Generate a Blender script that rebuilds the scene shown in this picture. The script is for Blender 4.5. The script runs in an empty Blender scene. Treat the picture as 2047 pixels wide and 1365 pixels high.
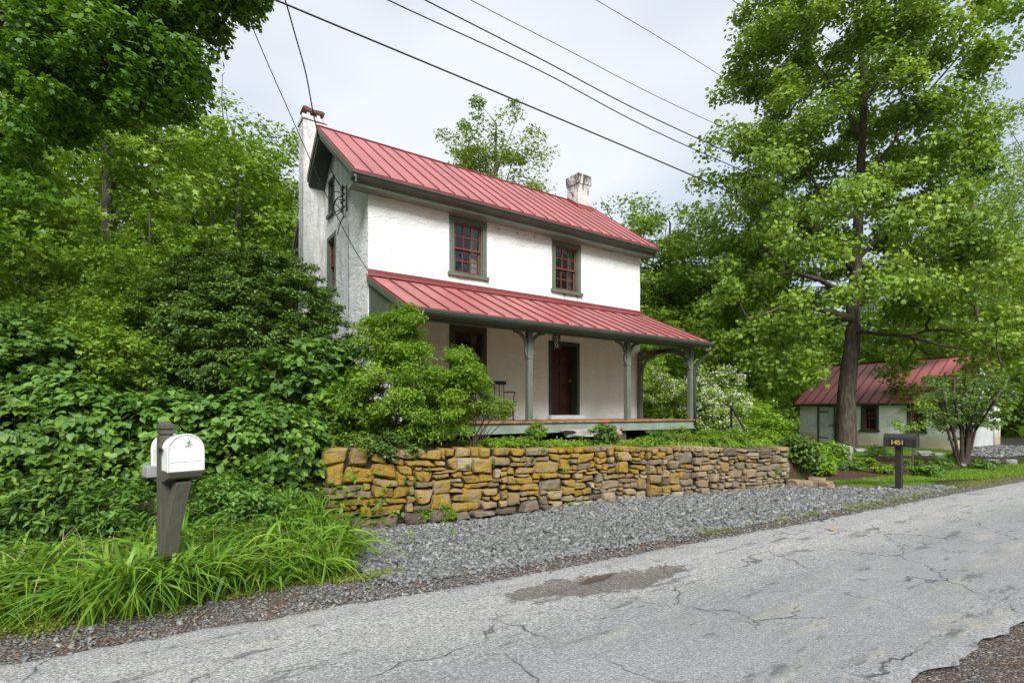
import bpy, bmesh, math, random
import numpy as np
from mathutils import Vector, Matrix, noise as mnoise
R = math.radians
scene = bpy.context.scene
COL = scene.collection

# ------------------------------------------------------------------ camera
FPX, HY, CXP = 1036.0, 822.0, 1023.5            # focal length in photo pixels, horizon row, centre column
YAW = R(33.97)
CAMZ = 1.6
cam_d = bpy.data.cameras.new('camera'); cam = bpy.data.objects.new('camera', cam_d); COL.objects.link(cam)
cam.location = (0, 0, CAMZ); cam.rotation_euler = (R(90), 0, -YAW)
cam_d.sensor_width = 36; cam_d.lens = FPX/2047*36
cam_d.shift_y = (HY-682.5)/2047
cam_d.clip_end = 2000; cam_d.clip_start = 0.05
scene.camera = cam
# ------------------------------------------------------------------ exposure
scene.view_settings.view_transform = 'Standard'
scene.view_settings.look = 'None'
scene.view_settings.gamma = 1
scene.view_settings.exposure = 0.62
# ------------------------------------------------------------------ sky: overcast, thin cloud over a Nishita sky
world = bpy.data.worlds.new('World'); scene.world = world; world.use_nodes = True
nt = world.node_tree; nt.nodes.clear()
def N(tree, t, **kw):
    n = tree.nodes.new(t)
    for k, v in kw.items(): setattr(n, k, v)
    return n
SUN_EL, SUN_AZ = R(42), R(205)                   # azimuth clockwise from +Y
wo = N(nt, 'ShaderNodeOutputWorld'); bg = N(nt, 'ShaderNodeBackground')
sky = N(nt, 'ShaderNodeTexSky'); sky.sky_type = 'NISHITA'; sky.sun_disc = False
sky.sun_elevation = SUN_EL; sky.sun_rotation = SUN_AZ
tc = N(nt, 'ShaderNodeTexCoord'); mp = N(nt, 'ShaderNodeMapping'); mp.inputs['Scale'].default_value = (1, 1, 2.2)
nz = N(nt, 'ShaderNodeTexNoise'); nz.inputs['Scale'].default_value = 1.5; nz.inputs['Detail'].default_value = 3; nz.inputs['Roughness'].default_value = .42
cr = N(nt, 'ShaderNodeValToRGB')
cr.color_ramp.elements[0].position = .36; cr.color_ramp.elements[0].color = (4.3, 4.95, 5.8, 1)
cr.color_ramp.elements[1].position = .56; cr.color_ramp.elements[1].color = (6.35, 6.6, 6.85, 1)
mx = N(nt, 'ShaderNodeMix', data_type='RGBA'); mx.inputs[0].default_value = .92
L = nt.links.new
L(tc.outputs['Generated'], mp.inputs['Vector']); L(mp.outputs[0], nz.inputs['Vector']); L(nz.outputs['Fac'], cr.inputs[0])
L(sky.outputs[0], mx.inputs[6]); L(cr.outputs[0], mx.inputs[7]); L(mx.outputs[2], bg.inputs[0]); L(bg.outputs[0], wo.inputs[0])
bg.inputs[1].default_value = 0.1
# ------------------------------------------------------------------ sun behind thin cloud
sd = bpy.data.lights.new('sun', 'SUN'); sd.energy = 3.4; sd.angle = R(26); sd.color = (1, .985, .965)
so = bpy.data.objects.new('sun', sd); COL.objects.link(so)
sv = Vector((math.sin(SUN_AZ)*math.cos(SUN_EL), math.cos(SUN_AZ)*math.cos(SUN_EL), math.sin(SUN_EL)))
so.rotation_euler = sv.to_track_quat('Z', 'Y').to_euler(); so.location = (0, 0, 30)

# ------------------------------------------------------------------ helpers
def ray(px):
    r = (px-CXP)/FPX
    return (math.cos(YAW)*r+math.sin(YAW), -math.sin(YAW)*r+math.cos(YAW))
def at(px, d, py=None):
    """world point at photo column px, depth d (and height from row py)"""
    a, b = ray(px)
    z = 0 if py is None else CAMZ+(HY-py)/FPX*d
    return (a*d, b*d, z)
def gp(px, py, z=0.0):
    d = (CAMZ-z)*FPX/(py-HY)
    a, b = ray(px)
    return (a*d, b*d)

def tag(o, label=None, cat=None, group=None, kind=None):
    if label: o['label'] = label
    if cat: o['category'] = cat
    if group: o['group'] = group
    if kind: o['kind'] = kind
    return o
def empty(name, loc=(0, 0, 0), rz=0, label=None, cat=None, group=None):
    o = bpy.data.objects.new(name, None); COL.objects.link(o)
    o.location = loc; o.rotation_euler = (0, 0, rz); o.empty_display_size = .2
    return tag(o, label, cat, group)

class MB:
    def __init__(s): s.v = []; s.f = []
    def add(s, vs, fs, M=None):
        b = len(s.v)
        for p in vs:
            p = Vector(p)
            s.v.append(M @ p if M is not None else p)
        s.f += [tuple(b+i for i in f) for f in fs]
    def box(s, x0, y0, z0, x1, y1, z1, M=None):
        s.add([(x0,y0,z0),(x1,y0,z0),(x1,y1,z0),(x0,y1,z0),(x0,y0,z1),(x1,y0,z1),(x1,y1,z1),(x0,y1,z1)],
              [(3,2,1,0),(4,5,6,7),(0,1,5,4),(1,2,6,5),(2,3,7,6),(3,0,4,7)], M)
    def prism(s, poly, a, b, axis='y', M=None):
        """extrude 2D poly (p,q) between a and b on axis. axis y: p=x,q=z ; axis x: p=y,q=z ; z: p=x,q=y"""
        def mk(p, q, t): return {'y': (p, t, q), 'x': (t, p, q), 'z': (p, q, t)}[axis]
        n = len(poly)
        s.add([mk(p, q, a) for p, q in poly]+[mk(p, q, b) for p, q in poly],
              [tuple(range(n)), tuple(range(2*n-1, n-1, -1))]+[(i, i+n, (i+1) % n+n, (i+1) % n) for i in range(n)], M)
    def tube(s, pts, rad, n=8, M=None, cap=True):
        pts = [Vector(p) for p in pts]; m = len(pts)
        rs = rad if isinstance(rad, (list, tuple)) else [rad]*m
        b = len(s.v); up = Vector((0, 0, 1))
        for i, p in enumerate(pts):
            d = (pts[min(i+1, m-1)]-pts[max(i-1, 0)]).normalized()
            u = up if abs(d.dot(up)) < .95 else Vector((1, 0, 0))
            a = d.cross(u).normalized(); c = d.cross(a).normalized()
            for k in range(n):
                t = 2*math.pi*k/n
                q = p+a*math.cos(t)*rs[i]+c*math.sin(t)*rs[i]
                s.v.append(M @ q if M is not None else q)
        for i in range(m-1):
            for k in range(n):
                s.f.append((b+i*n+k, b+i*n+(k+1) % n, b+(i+1)*n+(k+1) % n, b+(i+1)*n+k))
        if cap:
            s.f.append(tuple(b+k for k in reversed(range(n)))); s.f.append(tuple(b+(m-1)*n+k for k in range(n)))
    def bar(s, pts, w, h, side=Vector((0, 1, 0)), M=None):
        """rectangular section swept along pts; side = width direction"""
        pts = [Vector(p) for p in pts]; m = len(pts); b = len(s.v)
        for i, p in enumerate(pts):
            d = (pts[min(i+1, m-1)]-pts[max(i-1, 0)]).normalized()
            c = d.cross(side).normalized()
            for a, e in ((-1,-1),(1,-1),(1,1),(-1,1)):
                q = p+side*a*w/2+c*e*h/2
                s.v.append(M @ q if M is not None else q)
        for i in range(m-1):
            for k in range(4):
                s.f.append((b+i*4+k, b+i*4+(k+1) % 4, b+(i+1)*4+(k+1) % 4, b+(i+1)*4+k))
        s.f.append((b+3, b+2, b+1, b)); s.f.append(tuple(b+(m-1)*4+k for k in range(4)))
    def build(s, name, mat, parent=None, bevel=0, smooth=False):
        me = bpy.data.meshes.new(name); me.from_pydata([tuple(v) for v in s.v], [], s.f)
        bm = bmesh.new(); bm.from_mesh(me); bmesh.ops.recalc_face_normals(bm, faces=bm.faces); bm.to_mesh(me); bm.free()
        me.materials.append(mat); me.update()
        if smooth: me.polygons.foreach_set('use_smooth', [True]*len(me.polygons))
        o = bpy.data.objects.new(name, me); COL.objects.link(o)
        if parent is not None: o.parent = parent
        if bevel:
            bv = o.modifiers.new('bevel', 'BEVEL'); bv.width = bevel; bv.segments = 2; bv.limit_method = 'ANGLE'; bv.angle_limit = R(40)
        return o

def np_mesh(name, V, F, mat, parent=None, attrs=None, smooth=False):
    """V (n,3); F list of (m,k) index arrays"""
    me = bpy.data.meshes.new(name)
    V = np.asarray(V, dtype=np.float32); me.vertices.add(len(V)); me.vertices.foreach_set('co', V.ravel())
    li = np.concatenate([f.ravel() for f in F]).astype(np.int32)
    tot = np.concatenate([np.full(len(f), f.shape[1]) for f in F]).astype(np.int32)
    st = np.concatenate([[0], np.cumsum(tot)[:-1]]).astype(np.int32)
    me.loops.add(len(li)); me.loops.foreach_set('vertex_index', li)
    me.polygons.add(len(tot)); me.polygons.foreach_set('loop_start', st)
    try: me.polygons.foreach_set('loop_total', tot)
    except Exception: pass
    me.update(calc_edges=True)
    if smooth: me.polygons.foreach_set('use_smooth', np.ones(len(tot), dtype=bool))
    for k, a in (attrs or {}).items():
        at_ = me.attributes.new(k, 'FLOAT', 'POINT'); at_.data.foreach_set('value', np.asarray(a, dtype=np.float32).ravel())
    me.materials.append(mat)
    o = bpy.data.objects.new(name, me); COL.objects.link(o)
    if parent is not None: o.parent = parent
    return o

# ------------------------------------------------------------------ materials
class Mt:
    def __init__(s, name, rough=.7, spec=.4):
        s.m = bpy.data.materials.new(name); s.m.use_nodes = True; s.t = s.m.node_tree
        s.b = s.t.nodes['Principled BSDF']; s.b.inputs['Roughness'].default_value = rough
        s.b.inputs['Specular IOR Level'].default_value = spec
        s.out = s.t.nodes['Material Output']; s.g = N(s.t, 'ShaderNodeNewGeometry'); s.tc = N(s.t, 'ShaderNodeTexCoord')
    def l(s, a, b): s.t.links.new(a, b)
    def noise(s, scale, detail=4, rough=.55, vec=None, sc3=None, dist=0):
        n = N(s.t, 'ShaderNodeTexNoise'); n.inputs['Scale'].default_value = scale; n.inputs['Detail'].default_value = detail
        n.inputs['Roughness'].default_value = rough; n.inputs['Distortion'].default_value = dist
        v = vec or s.g.outputs['Position']
        if sc3:
            m = N(s.t, 'ShaderNodeMapping'); m.inputs['Scale'].default_value = sc3; s.l(v, m.inputs[0]); v = m.outputs[0]
        s.l(v, n.inputs['Vector']); return n.outputs['Fac']
    def vor(s, scale, feature='F1', out='Distance', vec=None, sc3=None, rnd=1):
        n = N(s.t, 'ShaderNodeTexVoronoi'); n.feature = feature; n.inputs['Scale'].default_value = scale; n.inputs['Randomness'].default_value = rnd
        v = vec or s.g.outputs['Position']
        if sc3:
            m = N(s.t, 'ShaderNodeMapping'); m.inputs['Scale'].default_value = sc3; s.l(v, m.inputs[0]); v = m.outputs[0]
        s.l(v, n.inputs['Vector']); return n.outputs[out]
    def ramp(s, fac, stops):
        r = N(s.t, 'ShaderNodeValToRGB'); e = r.color_ramp.elements
        while len(e) < len(stops): e.new(.5)
        for i, (p, c) in enumerate(stops):
            e[i].position = p; e[i].color = (*c, 1) if isinstance(c, (tuple, list)) else (c, c, c, 1)
        s.l(fac, r.inputs[0]); return r.outputs[0]
    def mix(s, fac, a, b, mode='MIX'):
        m = N(s.t, 'ShaderNodeMix', data_type='RGBA'); m.blend_type = mode
        for i, v in ((0, fac), (6, a), (7, b)):
            if isinstance(v, (int, float)): m.inputs[i].default_value = v if i == 0 else (v, v, v, 1)
            elif isinstance(v, tuple): m.inputs[i].default_value = (*v, 1)
            else: s.l(v, m.inputs[i])
        return m.outputs[2]
    def math(s, op, a, b=0, clamp=False):
        m = N(s.t, 'ShaderNodeMath'); m.operation = op; m.use_clamp = clamp
        for i, v in ((0, a), (1, b)):
            if isinstance(v, (int, float)): m.inputs[i].default_value = v
            else: s.l(v, m.inputs[i])
        return m.outputs[0]
    def sep(s, v=None):
        n = N(s.t, 'ShaderNodeSeparateXYZ'); s.l(v or s.g.outputs['Position'], n.inputs[0]); return n.outputs
    def attr(s, name):
        n = N(s.t, 'ShaderNodeAttribute'); n.attribute_name = name; return n.outputs['Fac']
    def col(s, c):
        if isinstance(c, tuple): s.b.inputs['Base Color'].default_value = (*c, 1)
        else: s.l(c, s.b.inputs['Base Color'])
        return s
    def rough(s, c): s.l(c, s.b.inputs['Roughness']); return s
    def bump(s, h, dist=.01, strength=1):
        n = N(s.t, 'ShaderNodeBump'); n.inputs['Distance'].default_value = dist; n.inputs['Strength'].default_value = strength
        s.l(h, n.inputs['Height'])
        if s.b.inputs['Normal'].is_linked: s.l(s.b.inputs['Normal'].links[0].from_socket, n.inputs['Normal'])
        s.l(n.outputs[0], s.b.inputs['Normal']); return s

M = {}
def leafmat(name, c0, c1, c2, tr=.35, gloss=.35, rough=.45):
    t = Mt(name, rough, gloss)
    c = t.ramp(t.attr('tint'), [(0, c0), (.5, c1), (1, c2)])
    t.col(c)
    tl = N(t.t, 'ShaderNodeBsdfTranslucent'); cc = t.mix(.5, c, (1.35, 1.25, .35), 'MULTIPLY'); t.l(cc, tl.inputs[0])
    ms = N(t.t, 'ShaderNodeMixShader'); ms.inputs[0].default_value = tr
    t.l(t.b.outputs[0], ms.inputs[1]); t.l(tl.outputs[0], ms.inputs[2]); t.l(ms.outputs[0], t.out.inputs[0])
    M[name] = t.m
leafmat('leaf_maple', (0.052,0.133,0.011), (0.105,0.228,0.016), (0.194,0.349,0.027))
leafmat('leaf_tulip', (0.090,0.177,0.020), (0.200,0.327,0.035), (0.398,0.518,0.070))
leafmat('leaf_wood', (0.083,0.176,0.016), (0.187,0.323,0.027), (0.355,0.485,0.054))
leafmat('leaf_lime', (0.078,0.172,0.010), (0.182,0.324,0.020), (0.325,0.466,0.040))
leafmat('leaf_dark', (0.043,0.093,0.015), (0.102,0.184,0.027), (0.215,0.319,0.045), .25)
leafmat('leaf_broad', (0.053,0.126,0.019), (0.113,0.240,0.033), (0.257,0.412,0.065), .3)
leafmat('leaf_blue', (0.056,0.132,0.022), (0.113,0.224,0.036), (0.225,0.356,0.058), .3)
leafmat('leaf_olive', (0.081,0.158,0.018), (0.188,0.290,0.030), (0.376,0.475,0.060), .35)
leafmat('leaf_sage', (0.078,0.144,0.042), (0.157,0.240,0.070), (0.314,0.408,0.126), .3)
leafmat('strap', (0.063,0.153,0.012), (0.150,0.308,0.024), (0.325,0.472,0.056), .35, .4, .4)
leafmat('lawn_blade', (0.088,0.184,0.009), (0.164,0.292,0.018), (0.302,0.410,0.036), .3)
leafmat('weed', (.10,.16,.02), (.20,.27,.03), (.34,.34,.07), .3)
leafmat('petal_white', (.55,.52,.42), (.72,.68,.58), (.85,.82,.75), .25, .1, .7)
leafmat('petal_red', (.5,.02,.03), (.65,.04,.06), (.75,.12,.12), .25, .1, .7)
leafmat('petal_purple', (.12,.08,.25), (.22,.15,.4), (.35,.28,.55), .25, .1, .7)
leafmat('dead_leaf', (.12,.06,.03), (.26,.13,.05), (.55,.32,.10), .2)

t = Mt('bark', .85, .2); n = t.noise(9, 6, .65, sc3=(1,1,.25)); t.col(t.ramp(n, [(.3,(.035,.028,.022)),(.55,(.10,.08,.062)),(.75,(.20,.17,.14))])); t.bump(n, .03); M['bark'] = t.m
t = Mt('bark_grey', .85, .2); n = t.noise(7, 5, .6, sc3=(1,1,.4)); t.col(t.ramp(n, [(.3,(.07,.06,.045)),(.6,(.18,.16,.12)),(.8,(.34,.32,.27))])); t.bump(n, .02); M['bark_grey'] = t.m
t = Mt('stem', .8, .2); n = t.noise(20, 3); t.col(t.ramp(n, [(.3,(.05,.035,.02)),(.7,(.15,.11,.07))])); M['stem'] = t.m
t = Mt('green_stem', .7, .3); t.col((.07,.14,.03)); M['green_stem'] = t.m

# whitewashed rough masonry
def stucco(name, base, stain, stain_amt, low=None):
    t = Mt(name, .9, .15)
    big = t.noise(1.1, 5, .6); fine = t.noise(9, 6, .6, sc3=(1,1,1.8)); streak = t.noise(2.2, 6, .65, sc3=(1.6,1.6,.35))
    c = t.mix(t.math('MULTIPLY', t.ramp(streak, [(.48,0),(.75,1)]), stain_amt), base, stain)
    c = t.mix(t.math('MULTIPLY', t.ramp(t.noise(14, 6, .7), [(.58,0),(.78,1)]), stain_amt*.5), c, (.42,.41,.37))
    if low:
        z = t.sep()[2]; zz = t.math('ADD', z, t.math('MULTIPLY', big, .5))
        c = t.mix(t.ramp(zz, [(low[0],1),(low[1],0)]), c, low[2])
    t.col(c)
    t.bump(t.noise(5.5, 5, .6, sc3=(1,1,2.2), dist=.8), .045, .8)
    t.bump(t.noise(30, 4, .6), .006, .7)
    M[name] = t.m
stucco('whitewash', (.82,.82,.805), (.62,.62,.60), .25)
stucco('whitewash_gable', (.82,.83,.815), (.45,.47,.44), .5)
stucco('whitewash_shed', (.84,.84,.81), (.6,.6,.56), .5, (.45,.95,(.58,.48,.36)))
t = Mt('chimney_wash', .9, .15)
c = t.mix(t.ramp(t.noise(3.5, 6, .68, sc3=(2.2,2.2,.3)), [(.45,0),(.68,1)]), (.74,.74,.72), (.16,.16,.15)); t.col(t.mix(.45, c, (.72,.72,.70))); t.bump(t.noise(9,5), .03); M['chimney_wash'] = t.m
t = Mt('chimney_stained', .9, .15)
z = t.sep()[2]
c = t.mix(t.ramp(t.math('ADD', t.noise(7, 6, .7, sc3=(1.5,1.5,.3)), t.math('MULTIPLY', t.math('SUBTRACT', z, 9.0), .22)), [(.46,0),(.6,1)]), (.62,.61,.58), (.10,.095,.085)); t.col(c); t.bump(t.noise(9,5), .03); M['chimney_stained'] = t.m

def paint(name, c, rough=.5, var=.15, spec=.4, bump=.002):
    t = Mt(name, rough, spec); n = t.noise(3, 5, .6); n2 = t.noise(40, 3)
    d = tuple(x*(1-var*1.3) for x in c); e = tuple(min(1, x*(1+var)) for x in c)
    t.col(t.mix(t.ramp(n, [(.3,0),(.7,1)]), d, e)); t.bump(n2, bump, .6); M[name] = t.m
paint('green_trim', (.12,.145,.105), .5); paint('green_dark', (.055,.07,.053), .45); paint('green_fascia', (.18,.215,.165), .5); paint('green_post', (.135,.155,.12), .55, .15); paint('green_pale', (.23,.285,.225), .6, .2)
paint('red_sash', (.17,.045,.038), .45); paint('door_red', (.075,.018,.013), .4, .3); paint('soffit', (.66,.54,.36), .7)
paint('white_door', (.66,.68,.68), .6, .12); paint('iron', (.02,.02,.02), .4); paint('mail_white', (.80,.80,.80), .35, .06)
paint('post_brown', (.10,.092,.07), .65, .3, .3, .004); paint('mail_dark', (.035,.032,.03), .38, .2); paint('brass', (.6,.42,.16), .35)
paint('galv', (.30,.31,.31), .5); paint('cable', (.02,.02,.022), .5); paint('porcelain', (.12,.09,.07), .3); paint('rust', (.13,.06,.045), .85, .4)
paint('bench_wood', (.03,.022,.018), .5); paint('curtain', (.6,.6,.57), .9); paint('shade', (.7,.68,.6), .8); paint('plaster', (.35,.34,.31), .9)
paint('pole_wood', (.17,.13,.10), .9, .3)
def metalroof(name, base):
    t = Mt(name, .42, .5)
    n = t.noise(1.3, 4, .55); c = t.mix(t.ramp(n, [(.35,0),(.7,1)]), tuple(x*.88 for x in base), tuple(x*1.12 for x in base))
    st = t.noise(6, 5, .7, sc3=(1.5,.25,.25)); c = t.mix(t.math('MULTIPLY', t.ramp(st, [(.5,0),(.8,1)]), .22), c, (.42,.22,.20)); wn = N(t.t, 'ShaderNodeTexWhiteNoise'); wn.noise_dimensions = '2D'; ob = t.sep(); cb = N(t.t, 'ShaderNodeCombineXYZ'); t.l(t.math('FLOOR', t.math('MULTIPLY', ob[0], 2.62)), cb.inputs[0]); t.l(t.math('FLOOR', t.math('MULTIPLY', ob[2], .21)), cb.inputs[1]); t.l(cb.outputs[0], wn.inputs['Vector'])
    c = t.mix(t.math('MULTIPLY', wn.outputs[0], .22), c, tuple(x*.55 for x in base)); t.col(c)
    t.rough(t.ramp(t.noise(4,4), [(.3,.38),(.7,.6)])); t.bump(t.noise(1.6,2), .02, .35); M[name] = t.m
metalroof('roof_red', (.40,.125,.118)); metalroof('seam_red', (.17,.03,.03)); metalroof('flash_red', (.20,.036,.036))
t = Mt('deck_wood', .7, .3); x = t.sep()[0]
bd = N(t.t, 'ShaderNodeTexWhiteNoise'); bd.noise_dimensions = '1D'; t.l(t.math('FLOOR', t.math('MULTIPLY', x, 9)), bd.inputs['W'])
c = t.ramp(bd.outputs[0], [(0,(.24,.10,.05)),(.5,(.36,.18,.09)),(1,(.46,.27,.15))]); g = t.noise(12, 5, .6, sc3=(6,.6,1)); c = t.mix(t.math('MULTIPLY', g, .6), c, (.16,.08,.045)); t.col(c); M['deck_wood'] = t.m
t = Mt('slate_slab', .85, .3); n = t.noise(5,6,.65); t.col(t.ramp(n, [(.3,(.22,.20,.18)),(.7,(.45,.42,.38))])); t.bump(n,.02); M['slab'] = t.m
t = Mt('boulder', .9, .2); n = t.noise(6,6,.65); t.col(t.ramp(n, [(.3,(.17,.17,.16)),(.7,(.42,.42,.41))])); t.bump(n,.04); M['boulder'] = t.m
# window glass: thin pane, reflection plus see-through
m = bpy.data.materials.new('glass'); m.use_nodes = True; g = m.node_tree; g.nodes.clear()
o_ = N(g,'ShaderNodeOutputMaterial'); tr_ = N(g,'ShaderNodeBsdfTransparent'); tr_.inputs[0].default_value = (.55,.58,.56,1)
gl_ = N(g,'ShaderNodeBsdfGlossy'); gl_.inputs['Roughness'].default_value = .02; gl_.inputs[0].default_value = (.9,.95,1,1)
fr_ = N(g,'ShaderNodeFresnel'); fr_.inputs[0].default_value = 1.5
bn = N(g,'ShaderNodeBump'); bn.inputs['Distance'].default_value = .004; nn = N(g,'ShaderNodeTexNoise'); nn.inputs['Scale'].default_value = 5
gg = N(g,'ShaderNodeNewGeometry'); g.links.new(gg.outputs['Position'], nn.inputs['Vector']); g.links.new(nn.outputs[0], bn.inputs['Height']); g.links.new(bn.outputs[0], gl_.inputs['Normal'])
mm = N(g,'ShaderNodeMath'); mm.operation = 'MULTIPLY'; mm.inputs[1].default_value = 1.25; mm.use_clamp = True
ms_ = N(g,'ShaderNodeMixShader'); g.links.new(fr_.outputs[0], mm.inputs[0]); g.links.new(mm.outputs[0], ms_.inputs[0]); g.links.new(tr_.outputs[0], ms_.inputs[1]); g.links.new(gl_.outputs[0], ms_.inputs[2]); g.links.new(ms_.outputs[0], o_.inputs[0])
M['glass'] = m

# stone wall: tone = random per stone, lich = lichen amount
t = Mt('rubble', .9, .2)
tone = t.attr('tone'); li = t.attr('lich')
n1 = t.noise(7, 6, .65); n2 = t.noise(28, 5, .65)
c = t.ramp(tone, [(0,(.085,.06,.045)),(.25,(.17,.135,.095)),(.5,(.25,.195,.12)),(.75,(.32,.235,.13)),(1,(.38,.33,.25))])
c = t.mix(t.math('MULTIPLY', t.ramp(n2, [(.35,0),(.7,1)]), .5), c, (.12,.10,.085))
c = t.mix(t.math('MULTIPLY', t.ramp(n1, [(.52,0),(.75,1)]), .55), c, (.36,.31,.23))
lm = t.math('ADD', t.math('ADD', li, t.math('MULTIPLY', t.math('SUBTRACT', n1, .5), 2.3)), t.math('MULTIPLY', t.math('SUBTRACT', n2, .5), .9))
lc = t.ramp(n2, [(.3,(.16,.095,.012)),(.6,(.36,.225,.02)),(.8,(.38,.27,.05))])
c = t.mix(t.ramp(lm, [(.40,0),(.75,.88)]), c, lc); t.col(c)
t.bump(n1, .03, .8); t.bump(n2, .012, .8); M['rubble'] = t.m
t = Mt('wall_core', .95, .1); t.col((.03,.024,.018)); M['wall_core'] = t.m  # near-black: dark soil, plus shade in the gaps put into the colour

# ground
t = Mt('earth', .95, .1); n = t.noise(1.2,6,.6); n2 = t.noise(22,5,.7)
c = t.mix(t.ramp(n, [(.4,0),(.65,1)]), (.055,.085,.02), (.07,.05,.03)); c = t.mix(t.math('MULTIPLY', n2, .7), c, (.03,.028,.015)); t.col(c); t.bump(n2,.03); M['earth'] = t.m
t = Mt('mulch', .95, .1); n = t.vor(55, sc3=(1,1,1)); n2 = t.noise(30,5,.7); c = t.ramp(n2, [(.3,(.05,.028,.02)),(.5,(.13,.075,.05)),(.75,(.24,.16,.11))]); t.col(c); t.bump(n,.03); t.bump(n2,.03); M['mulch'] = t.m
t = Mt('lawn', .95, .1); n2 = t.noise(18,5,.7); n = t.noise(1.3,4); c = t.mix(n, (.07,.17,.012), (.14,.24,.02)); c = t.mix(t.math('MULTIPLY', n2,.5), c, (.05,.09,.01)); t.col(c); t.bump(n2,.03); M['lawn'] = t.m
t = Mt('gravel_base', .95, .15); v = t.vor(42, out='Color'); vs = N(t.t,'ShaderNodeSeparateColor'); t.l(v, vs.inputs[0]); dd = t.vor(42)
c = t.ramp(vs.outputs[0], [(0,(.04,.042,.045)),(.5,(.15,.153,.148)),(1,(.29,.295,.28))]); c = t.mix(t.ramp(dd, [(.2,0),(.6,1)]), c, (.02,.018,.016)); t.col(c); t.bump(dd,-.02); M['gravel_base'] = t.m
t = Mt('chips', .75, .35); c = t.ramp(t.attr('tone'), [(0,(.08,.083,.080)),(.5,(.225,.232,.226)),(.85,(.36,.365,.355)),(1,(.50,.46,.38))]); c = t.mix(t.math('MULTIPLY', t.noise(60,4), .45), c, (.07,.07,.068)); t.col(c); M['chips'] = t.m
t = Mt('shoulder', .95, .15); n = t.vor(75, out='Color'); vs = N(t.t,'ShaderNodeSeparateColor'); t.l(n, vs.inputs[0]); dd = t.vor(75)
c = t.ramp(vs.outputs[0], [(0,(.04,.035,.033)),(.45,(.11,.09,.08)),(.8,(.19,.165,.15)),(1,(.42,.4,.38))])
c = t.mix(t.ramp(t.noise(3,5,.6), [(.45,0),(.7,.8)]), c, (.10,.06,.035)); t.col(c); t.bump(dd,-.012); M['shoulder'] = t.m
t = Mt('moss', .95, .1); n = t.noise(25,5,.7); t.col(t.ramp(n, [(.3,(.05,.04,.02)),(.5,(.11,.12,.02)),(.7,(.2,.22,.03))])); t.bump(n,.03); M['moss'] = t.m

# road: old chip-seal, cracks, wheel-track wear, one shallow pothole with loose stone
t = Mt('road', .85, .25)
v1 = t.vor(70, out='Color'); s1 = N(t.t,'ShaderNodeSeparateColor'); t.l(v1, s1.inputs[0]); d1 = t.vor(70)
agg = t.ramp(s1.outputs[0], [(0,(.07,.07,.072)),(.25,(.22,.222,.23)),(.7,(.36,.364,.372)),(1,(.68,.67,.65))])
fine = t.noise(160, 3, .7)
c = t.mix(t.ramp(fine, [(.38,.5),(.6,0)]), agg, (.10,.10,.10))
across = t.attr('across')
band = t.math('ADD', across, t.math('MULTIPLY', t.noise(.8, 3), .25))
smo = t.math('MULTIPLY', t.ramp(band, [(.05,.2),(.25,.75),(.55,.7),(.72,.15)]), .9); c = t.mix(smo, c, (.315,.318,.322))
spk = t.ramp(t.noise(75,3,.75), [(.38,.6),(.54,0)]); c = t.mix(spk, c, (.10,.10,.102))
bl = t.ramp(t.noise(1.1,7,.72, sc3=(.6,1.3,1)), [(.36,.28),(.60,0)]); c = t.mix(bl, c, (.15,.15,.152))
# coarse pale aggregate near the left edge, smoother grey in the wheel track
pale = t.ramp(band, [(.0,0),(.62,.05),(.80,.55),(.95,.75),(1,.5)])
c = t.mix(t.math('MULTIPLY', pale, t.ramp(t.noise(60,4,.7), [(.42,0),(.6,1)])), c, (.56,.545,.50))
c = t.mix(t.math('MULTIPLY', t.ramp(t.noise(2.0,6,.7, sc3=(.35,1.6,1)), [(.52,0),(.72,1)]), .5), c, (.17,.165,.16))
yel = t.math('MULTIPLY', t.ramp(t.noise(2.2,5,.7, sc3=(.3,1.5,1)), [(.55,0),(.7,1)]), .28); c = t.mix(yel, c, (.55,.49,.33))
# dark worn patches stretched along the road
wp = t.noise(1.6, 7, .75, sc3=(.55,2.6,1)); wc = t.ramp(wp, [(.575,0),(.625,1)]); c = t.mix(t.math('MULTIPLY', wc, .75), c, (.10,.10,.10))
# cracks
dv = N(t.t,'ShaderNodeVectorMath'); dv.operation = 'MULTIPLY_ADD'; nzc = N(t.t,'ShaderNodeTexNoise'); nzc.inputs['Scale'].default_value = 3; nzc.inputs['Detail'].default_value = 5
t.l(t.g.outputs['Position'], nzc.inputs['Vector']); t.l(nzc.outputs['Color'], dv.inputs[0]); dv.inputs[1].default_value = (.45,.45,.45); t.l(t.g.outputs['Position'], dv.inputs[2])
ck = t.vor(.85, 'DISTANCE_TO_EDGE', 'Distance', vec=dv.outputs[0]); ckm = t.ramp(ck, [(.0015,1),(.010,0)])
ckm = t.math('MULTIPLY', ckm, t.ramp(t.noise(.9,3), [(.46,0),(.56,1)])); c = t.mix(t.math('MULTIPLY', ckm, .75), c, (.05,.05,.048))
hole = t.attr('hole'); hn = t.math('ADD', hole, t.math('MULTIPLY', t.math('SUBTRACT', t.noise(3.2,8,.78), .5), 2.6))
hc = t.ramp(s1.outputs[1], [(0,(.06,.055,.05)),(.6,(.15,.14,.13)),(1,(.30,.28,.26))])
c = t.mix(t.ramp(hn, [(.46,0),(.54,.85)]), c, hc); hr = t.ramp(hn, [(.54,0),(.60,1),(.9,1)]); c = t.mix(t.math('MULTIPLY', hr, .25), c, (.09,.06,.045))
hd = t.math('ADD', t.attr('pit'), t.math('MULTIPLY', t.math('SUBTRACT', t.noise(12,4,.7), .5), .6)); c = t.mix(t.ramp(hd, [(.45,0),(.6,.9)]), c, (.065,.045,.032))
t.col(c); t.bump(d1, -.005, .9); t.bump(fine, .004); t.bump(ckm, -.01); M['road'] = t.m

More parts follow.
